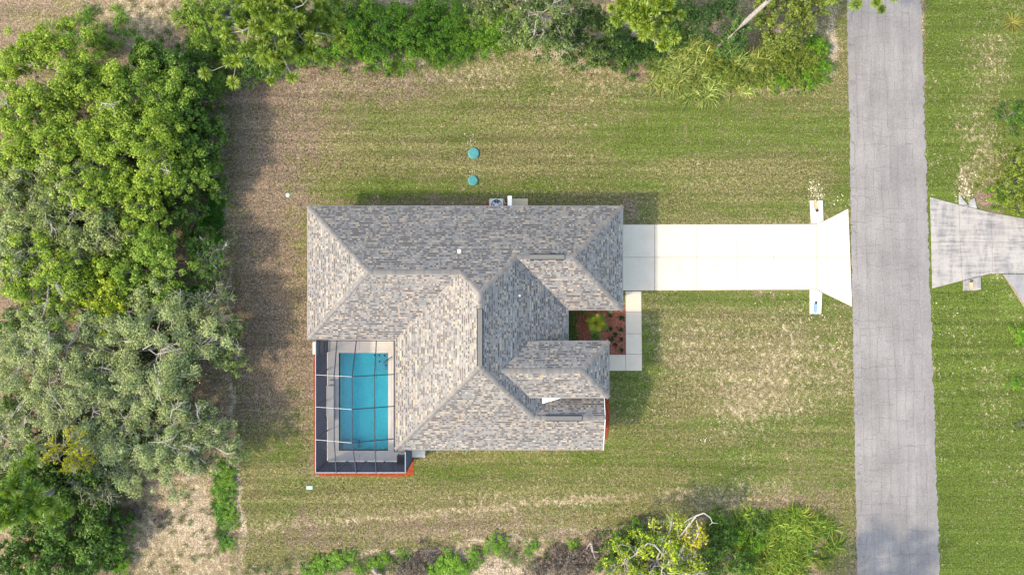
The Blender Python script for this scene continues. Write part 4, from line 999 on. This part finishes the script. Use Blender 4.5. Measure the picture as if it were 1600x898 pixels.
# shrubs: four kinds, each built once and copied
def shrub_proto(name, cols, Rs, hs, leaf, k, per, seed):
    r = random.Random(seed); st = MB(); cl = []; cr = []
    for i in range(k):
        az = i*2.4; rr = Rs*math.sqrt((i+.5)/k)*r.uniform(.55,1.3)*(1+.22*math.sin(3*az+seed)+.15*math.sin(5*az)); c = Vector((math.cos(az)*rr, math.sin(az)*rr, hs*(.9-.5*(rr/Rs)**2)*r.uniform(.7,1.1)))
        st.tube([(0,0,-.05), (c.x*.5, c.y*.5, c.z*.55), tuple(c)], [.03,.02,.008], 4, False); cl.append(c); cr.append(Rs*r.choice([.10,.15,.20,.28]))
    V_, F_, T_ = leaf_cloud(np.array(cl), np.array(cr), np.full(k, per), leaf, cols, flat=.8, asp=.5)
    return np_mesh('foliage', V_, F_, T_), st.mesh('stem')
SHR = {'dark': [shrub_proto('d', DK, 1.0, 1.7, .12, 30, 90, s) for s in (1,2)], 'vivid': [shrub_proto('v', VG, 1.0, 1.0, .105, 34, 85, s) for s in (3,4)],
       'mid': [shrub_proto('m', MG, 1.0, 1.5, .11, 30, 90, s) for s in (5,6)], 'olive': [shrub_proto('o', ((.060,.105,.012),(.195,.240,.035)), 1.0, 1.2, .105, 32, 85, s) for s in (7,8)],
       'dull': [shrub_proto('g', ((.045,.07,.022),(.12,.15,.06)), 1.0, 1.3, .13, 24, 45, s) for s in (9,)],
       'brown': [shrub_proto('b', ((.075,.055,.04),(.16,.125,.10)), 1.0, .7, .12, 24, 34, s) for s in (10,)], 'tiny': [shrub_proto('t', ((.010,.03,.006),(.03,.075,.014)), 1.0, 1.6, .5, 12, 22, 12)]}
def shrub(kind, px, py, rs, label, group=None, hs=1.0, name='shrub', cat='shrub', parent_z=0):
    fm, sm = rnd.choice(SHR[kind]); g = G(px, py, 0.6*rs*hs); e = empty(name, (g.x, g.y, parent_z), label, cat, group, rnd.uniform(0, 6.28)); e.scale = (rs*rnd.uniform(.8,1.25), rs*rnd.uniform(.8,1.25), rs*hs)
    for nm, me_, mt in (('foliage', fm, M['leaf']), ('stem', sm, M['bark'])):
        o = bpy.data.objects.new(nm, me_); C.objects.link(o); o.parent = e
        if not me_.materials: me_.materials.append(mt)
    return e
ORD = 'first second third fourth fifth sixth seventh eighth ninth tenth eleventh twelfth thirteenth fourteenth fifteenth sixteenth seventeenth eighteenth nineteenth twentieth twenty-first twenty-second twenty-third'.split()
def scatter(kind, pts, label, group, hs=1.0, axis=None):
    if axis is not None: pts = sorted(pts, key=lambda q: q[axis])
    for i, (px, py, rs) in enumerate(pts):
        lab = label if axis is None else label+', %s from the %s' % (ORD[i], 'top' if axis else 'left')
        shrub(kind, px, py, rs, lab, group, hs)
def area(x0, x1, y0, y1, n_, r0, r1):
    return [(rnd.uniform(x0,x1), rnd.uniform(y0,y1), rnd.uniform(r0,r1)) for _ in range(n_)]
scatter('dark', [(300,120,1.5),(318,150,1.4),(300,190,1.6),(330,195,1.3),(322,235,1.5),(298,245,1.5),(330,270,1.3),(285,300,1.4),(255,100,1.3),(280,110,1.2),(322,385,1.2),(345,300,.8),(300,340,1.1),(310,455,1.2),(235,90,1.2)],
        'dark green leafy bush between the woodland and the left lawn edge', 'dark bushes along the left lawn edge', 1.5, axis=1)
scatter('dark', [(20,740,1.6),(70,745,1.6),(110,770,1.5),(60,800,1.5),(110,820,1.6),(160,800,1.4),(30,860,1.5),(90,870,1.6),(150,850,1.5),(185,840,1.2),(130,890,1.4),(50,890,1.5)],
        'dark green bush in the lower left undergrowth', 'bushes of the lower left undergrowth', 1.2, axis=0)
scatter('vivid', [(170,830,1.1),(150,870,1.0),(185,880,.9),(105,850,1.0),(70,835,.9)], 'fresh green bush in the lower left undergrowth', 'fresh green bushes of the lower left undergrowth', axis=0)
scatter('vivid', [(560,70,1.2),(590,85,1.1),(600,45,1.2),(640,60,1.3),(660,30,1.2),(680,75,1.1),(700,45,1.2),(720,65,1.0),(550,40,1.2),(530,80,1.1),(500,85,1.0),(520,30,1.2),(620,20,1.0),(575,15,1.0),(670,5,1.0),(715,15,1.0),(470,92,.8),(650,82,.8),(755,20,.8),(770,55,.9),(790,40,.9),(745,62,.7)],
        'bright green leafy weed bush along the top lawn edge', 'weed bushes along the top lawn edge', .9, axis=0)
scatter('olive', [(1230,95,1.0),(1260,90,1.0),(1200,110,.9),(1240,120,.9),(1180,125,.8),(1270,115,.8),(1215,75,1.0),(1150,120,.8),(1120,105,.9)], 'olive green bush in the roadside thicket at the top', 'bushes of the roadside thicket', .8, axis=0)
scatter('vivid', [(1282,80,.9),(1284,108,.9),(1260,125,.8),(1220,128,.7),(1272,70,.9)], 'vivid green bush at the roadside end of the top thicket', 'vivid bushes of the roadside thicket', .9, axis=1)
scatter('mid', [(310,20,1.3),(335,45,1.2),(320,75,1.2),(360,85,1.0),(290,30,.9),(350,15,1.1)], 'mid green bush left of the tufted pine at the top', 'bushes left of the tufted pine', axis=0)
scatter('dark', [(400,112,1.1),(385,100,.9),(420,100,1.1),(530,5,1.2),(520,45,.9),(960,75,1.2),(985,85,1.1),(1010,75,1.1),(930,85,1.1),(1040,60,1.1),(1060,30,1.2)], 'dark green bush growing below the pines along the top edge', 'dark bushes below the top pines', 1.0, axis=0)
scatter('mid', [(165,70,1.0),(150,60,.8),(345,130,.8),(352,100,.7)], 'loose green bush on the sandy ground above the woodland', 'bushes above the woodland', axis=0)
scatter('vivid', [(350,735,.7),(352,755,.8),(350,780,.8),(352,800,.7),(358,815,.6),(346,765,.7),(355,850,.5)], 'bright green weed clump along the lower left lawn edge', 'weed clumps along the lower left lawn edge', .45, axis=1)
scatter('vivid', [(500,880,.7),(525,875,.7),(545,868,.6),(490,892,.8),(600,872,.6),(630,868,.5),(585,880,.6),(775,850,.8),(700,880,1.0),(680,890,.9),(720,890,.9),(740,870,.6),(830,855,.5),(560,890,.5),(895,850,.5)], 'green weed clump on the bare strip along the bottom lawn edge', 'weed clumps along the bottom lawn edge', .5, axis=0)
scatter('brown', [(650,880,1.0),(670,870,.9),(630,890,.9),(860,885,1.1),(890,880,1.1),(920,870,.9),(870,865,.8),(905,895,1.0),(840,895,.9),(250,810,.7),(210,800,.7),(930,845,.8),(660,895,.9)], 'heap of dry brown brush along the bottom lawn edge', 'dry brush heaps along the bottom edge', .7, axis=0)
scatter('dark', [(965,845,1.0),(985,865,1.1),(955,870,1.0),(1000,835,.9),(1110,850,1.1),(1130,830,1.0),(1150,880,1.1),(1100,885,1.1),(1180,820,.8),(1020,890,1.1)], 'dark green bush round the lime yellow tree at the bottom', 'dark bushes round the lime yellow tree', 1.0, axis=0)
scatter('vivid', [(990,830,.9),(1120,815,.8),(1030,850,1.0),(1150,840,.9),(1180,850,.9)], 'fresh green bush beside the lime yellow tree at the bottom', 'fresh bushes round the lime yellow tree', .9, axis=0)
# woodland floor below the oaks
scatter('dull', area(5,270,90,720,46,.8,1.5), 'grey green shrub of the shaded woodland floor', 'undergrowth below the oaks', .8)
scatter('dark', area(5,290,120,740,34,.9,1.6), 'dark green shrub of the shaded woodland floor', 'dark undergrowth below the oaks', .9)
# over the road
shrub('dark', 1583, 183, 1.1, 'round dark grey green bush beyond the road on the upper right', None, .9)
for i, (px, py, rs, lab) in enumerate(((1590,255,1.2,'yellowish green bush uppermost of the three by the neighbour driveway'),(1580,290,1.3,'yellowish green bush in the middle of the three by the neighbour driveway'),(1598,315,1.2,'yellowish green bush touching the neighbour driveway edge'))):
    shrub('olive', px, py, rs, lab, 'bushes by the neighbour driveway', .9)
shrub('vivid', 1565, 305, .8, 'small fresh green bush at the left of the bushes by the neighbour driveway', 'bushes by the neighbour driveway', .7)
shrub('vivid', 1596, 525, .7, 'small green bush at the right edge below the neighbour path', None, .7); shrub('vivid', 1586, 598, .5, 'little light green plant with bare soil beside it at the right edge', None, .7)
shrub('dull', 1598, 662, .5, 'little dark plant at the right edge lowest of the three', None, .6)

# strap leaved plants
def blades(n_, ln, w, up, cols, seed, droop=.5, spread=.03):
    r = np.random.default_rng(seed); az = r.uniform(0, 6.283, n_); el = np.clip(r.normal(up, .25, n_), .1, 1.5); l = ln*r.uniform(.6, 1.15, n_)
    d = np.stack([np.cos(az), np.sin(az), np.zeros(n_)], -1); s = np.stack([-np.sin(az), np.cos(az), np.zeros(n_)], -1)
    b0 = np.stack([r.normal(0, spread, n_), r.normal(0, spread, n_), np.zeros(n_)], -1); V_ = []; ts = (0, .35, .7, 1)
    for t in ts:
        c = b0 + d*(np.cos(el)*l*t)[:,None] + np.array([0,0,1])*((np.sin(el)*l*t) - droop*l*t*t)[:,None]; c[:,2] = np.maximum(c[:,2], .02)
        ww = w*(1-.85*t if t > .3 else .8+t*.5); V_ += [c-s*ww/2, c+s*ww/2]
    V_ = np.stack(V_, 1).reshape(-1,3); q = np.arange(n_)[:,None]*8
    F_ = np.concatenate([q+np.array([[0,1,3,2]]), q+np.array([[2,3,5,4]]), q+np.array([[4,5,7,6]])], 0)
    t = r.random((n_,1)); T_ = np.repeat((np.array(cols[0])*(1-t)+np.array(cols[1])*t), 8, 0)
    return V_, F_, T_
def frond_plant(name, px, py, label, cat, n_, ln, w, up, cols, seed, droop=.5, z=0.03):
    g = G(px, py, .5); e = empty(name, (g.x, g.y, z), label, cat); V_, F_, T_ = blades(n_, ln, w, up, cols, seed, droop)
    link('leaves', np_mesh('leaves', V_, F_, T_), M['leaf'], e, loc=(0,0,0))
    MB().lathe((0,0), [(.07,0),(.06,.08),(.02,.12)], 10).build('crown_base', M['brown_wood'], e, loc=(0,0,0)); return e
# palm in the entry bed: fronds with leaflets
def palm(px, py, label):
    g = G(px, py, .9); e = empty('palm', (g.x, g.y, .03), label, 'palm'); r = random.Random(4)
    MB().tube([(0,0,-.05),(0,0,.25),(0,0,.4)], [.13,.12,.06], 10).build('trunk', M['bark'], e, loc=(0,0,0))
    for i in range(15):
        az = i*2.4+r.uniform(-.2,.2); up = .35+.75*(i/15); ln = r.uniform(.85,1.2); Vv, Ff, Tt = [], [], []; yel = i > 8
        def pt(t): return Vector((math.cos(az)*ln*t*math.cos(up), math.sin(az)*ln*t*math.cos(up), .4+ln*t*math.sin(up)-.42*ln*t*t))
        sd_ = Vector((-math.sin(az), math.cos(az), 0)); c = np.array((.34,.36,.02) if yel else (.09,.20,.015))*r.uniform(.8,1.2)
        for k in range(16):
            t = .18+.82*k/15; p0 = pt(t); fw = (pt(min(1.05, t+.05))-pt(t-.05)).normalized(); ll = .34*math.sin(math.pi*min(1, .25+.7*t))
            for s in (-1, 1):
                tip = p0+sd_*s*ll+fw*ll*.55-Vector((0,0,.06)); q = len(Vv); Vv += [tuple(p0-fw*.018), tuple(p0+fw*.018), tuple(tip)]; Ff.append((q, q+1, q+2) if s > 0 else (q+1, q, q+2)); Tt += [c*.85, c*.85, c*1.15]
        q = len(Vv)
        for k in range(5):
            pp_ = pt(k/4); Vv += [tuple(pp_-sd_*.02*(1-k/5)), tuple(pp_+sd_*.02*(1-k/5)), tuple(pp_+Vector((0,0,.015)))]; Tt += [np.array((.14,.15,.03))]*3
        for k in range(4):
            a = q+k*3; Ff += [(a, a+2, a+5), (a, a+5, a+3), (a+2, a+1, a+4), (a+2, a+4, a+5)]
        link('frond', np_mesh('frond', Vv, Ff, np.array(Tt)), M['leaf'], e, loc=(0,0,0))
palm(932, 505, 'yellow green feathery palm in the red mulch of the entry bed')
frond_plant('grass_plant', 931, 527, 'green spiky plant just below the palm in the entry bed', 'plant', 70, .6, .05, .9, ((.03,.09,.01),(.09,.19,.02)), 5)
frond_plant('yucca', 1589, 32, 'spiky yellow green yucca on the dry grass at the upper right', 'yucca', 46, 1.0, .09, .55, ((.17,.12,.03),(.24,.27,.05)), 9, .25)
gp = 'little dark bushes in the entry bed'
for (px, py) in ((953,493),(971,496),(953.5,514),(969.5,515),(961,523),(954.5,530),(970.5,530),(961.5,538),(970.5,547)):
    shrub('tiny', px, py, .21 if px > 965 else .18, 'small dark bush in red mulch, row %s, %s from the top' % ('beside the walkway' if px > 965 else 'nearer the palm', ORD[[q for q in (493,514,523,530,538,496,515,530.5,547)].index(py if px < 965 else {496:496,515:515,530:530.5,547:547}[py]) % 5]), gp, 1.0, cat='bush', parent_z=.03)
for (px, py, lab) in ((892,494,'dark hedge shrub nearest the garage corner of the entry bed'),(891,508,'dark hedge shrub in the middle of the row under the courtyard eave'),(892,523,'dark hedge shrub nearest the entry roof in the row under the courtyard eave')):
    shrub('dark', px, py, .48, lab, 'hedge under the courtyard eave', 1.2, parent_z=.03)
shrub('mid', 911, 488, .32, 'small bright leafed shrub in the entry bed below the garage eave', None, 1.0, parent_z=.03)
frond_plant('grass_plant', 955, 487, 'pale tufted plant at the garage corner of the entry bed', 'plant', 40, .35, .04, .7, ((.14,.18,.05),(.25,.27,.12)), 15)

# tall grass: nobody could count it
def grass_field(name, regions, cols, ln, w, up, seed, droop=.45):
    r = np.random.default_rng(seed); Vs, Fs, Ts = [], [], []; o_ = 0
    for (px, py, sx, sy, k) in regions:
        for _ in range(k):
            th = r.uniform(0, 6.283); q_ = math.sqrt(r.random())*(1+.25*math.sin(3*th+px)); g = G(px+sx*1.12*q_*math.cos(th), py+sy*1.12*q_*math.sin(th)); V_, F_, T_ = blades(20, ln*r.uniform(.7,1.2), w, up, cols, int(r.integers(1e9)), droop, .10)
            Vs.append(V_+np.array([g.x, g.y, 0])); Fs.append(F_+o_); Ts.append(T_*r.uniform(.55,1.5)*np.array([r.uniform(.75,1.1), 1, 1])); o_ += len(V_)
    o = link(name, np_mesh(name, np.concatenate(Vs), np.concatenate(Fs), np.concatenate(Ts)), M['leaf'], kind='stuff'); return o
YG = ((.075,.125,.010),(.38,.39,.11))
grass_field('tall_grass', [(1090,105,60,42,130),(1050,110,30,25,40),(1160,115,60,22,60),(1225,105,50,28,60)], YG, 1.35, .085, .75, 1, .5)
grass_field('tall_grass', [(1215,855,70,50,170),(1245,820,40,20,50)], ((.040,.105,.008),(.27,.32,.045)), 1.2, .085, .75, 2, .5)
grass_field('tall_grass', [(332,345,18,28,60),(338,300,12,30,30),(345,790,9,60,40)], ((.02,.085,.008),(.06,.17,.02)), .8, .04, .9, 3)
grass_field('tall_grass', [(650,55,140,45,300),(780,55,45,28,80),(320,95,35,50,60),(150,45,60,25,40)], ((.05,.13,.008),(.19,.31,.04)), .75, .05, .9, 4)
grass_field('weeds', [(600,880,130,12,110),(810,868,100,22,90),(190,700,150,170,60),(450,890,70,8,40),(345,790,9,60,40),(290,830,60,60,40),(250,20,90,50,50)], ((.045,.085,.012),(.15,.16,.06)), .4, .03, .8, 5)

# fallen limbs
def log(px0_, py0_, px1_, py1_, rad, label):
    a = G(px0_, py0_, .3); b_ = G(px1_, py1_, .3); m_ = bend(a, b_, rnd, .05)
    e = MB().tube([a, m_, b_], [rad, rad*.9, rad*.6], 8); e.tube([m_, m_.lerp(b_, .5)+Vector((.3,.25,.15))], [rad*.5, rad*.3], 6)
    tag(e.build('fallen_branch', M['brown_wood']), label, 'branch')
log(924,848,930,872,.09,'grey fallen limb beside the lime yellow tree'); log(583,888,592,905,.14,'dark cut log at the bottom edge below the pool')
log(925,845,915,860,.05,'thin broken limb lying on the brush heap left of the lime yellow tree')

# short lawn blades that give the turf its grain
N = 230000
gx = rng.uniform(-20.5, 36.5, N); gy = rng.uniform(-20.5, 20.5, N)
sdv = inside_dist(gx, gy); ppx = 800+gx*K; ppy = 449-gy*K
def rect(x0, x1, y0, y1): return (ppx > x0) & (ppx < x1) & (ppy > y0) & (ppy < y1)
ok = ((sdv > .1) & (ppx < lane_x(0, 0)-2+18*(ppy/898))) | (ppx > 1440+32*(ppy/898))
bad = rect(500,956,336,690) | rect(486,650,530,748) | rect(955,1335,348,456) | rect(972,1006,450,582) | rect(1262,1288,308,492) | rect(1450,1700,300,456) | rect(1560,1700,420,500) | rect(928,956,612,694) | rect(940,980,476,582) | rect(758,830,306,336) | (np.hypot(ppx-740,ppy-240) < 12) | (np.hypot(ppx-739,ppy-282) < 11) | ((ppx > 1284) & (ppx < 1336) & (np.abs(ppy-402) < 26+(ppx-1276)))
ok &= ~bad; gx, gy = gx[ok], gy[ok]; m_ = len(gx); ppx, ppy = ppx[ok], ppy[ok]
az = rng.uniform(0, 6.283, m_); hgt = rng.uniform(.03, .075, m_); ln = rng.uniform(.02, .07, m_); wd = rng.uniform(.018, .04, m_)
d = np.stack([np.cos(az), np.sin(az), np.zeros(m_)], -1); s_ = np.stack([-np.sin(az), np.cos(az), np.zeros(m_)], -1); c = np.stack([gx, gy, np.zeros(m_)], -1)
V_ = np.stack([c-s_*wd[:,None], c+s_*wd[:,None], c+d*ln[:,None]+np.array([0,0,1])*hgt[:,None]], 1).reshape(-1,3)
fx = fbm(gx, gy, .35, 91); fr_ = (ppx > 1436)*.45
t = np.clip(rng.normal(.46, .28, m_)+(fx-.5)*1.4-fr_, 0, 1)[:,None]
dryc = np.array((.27,.205,.135)); grc = np.array((.048,.078,.011)); col = (grc*(1-t)+dryc*t)*rng.uniform(.65, 1.35, (m_,1))
link('lawn_grass', np_mesh('lawn_grass', V_, np.arange(m_*3).reshape(-1,3), np.repeat(col, 3, 0)), M['leaf'], kind='stuff')
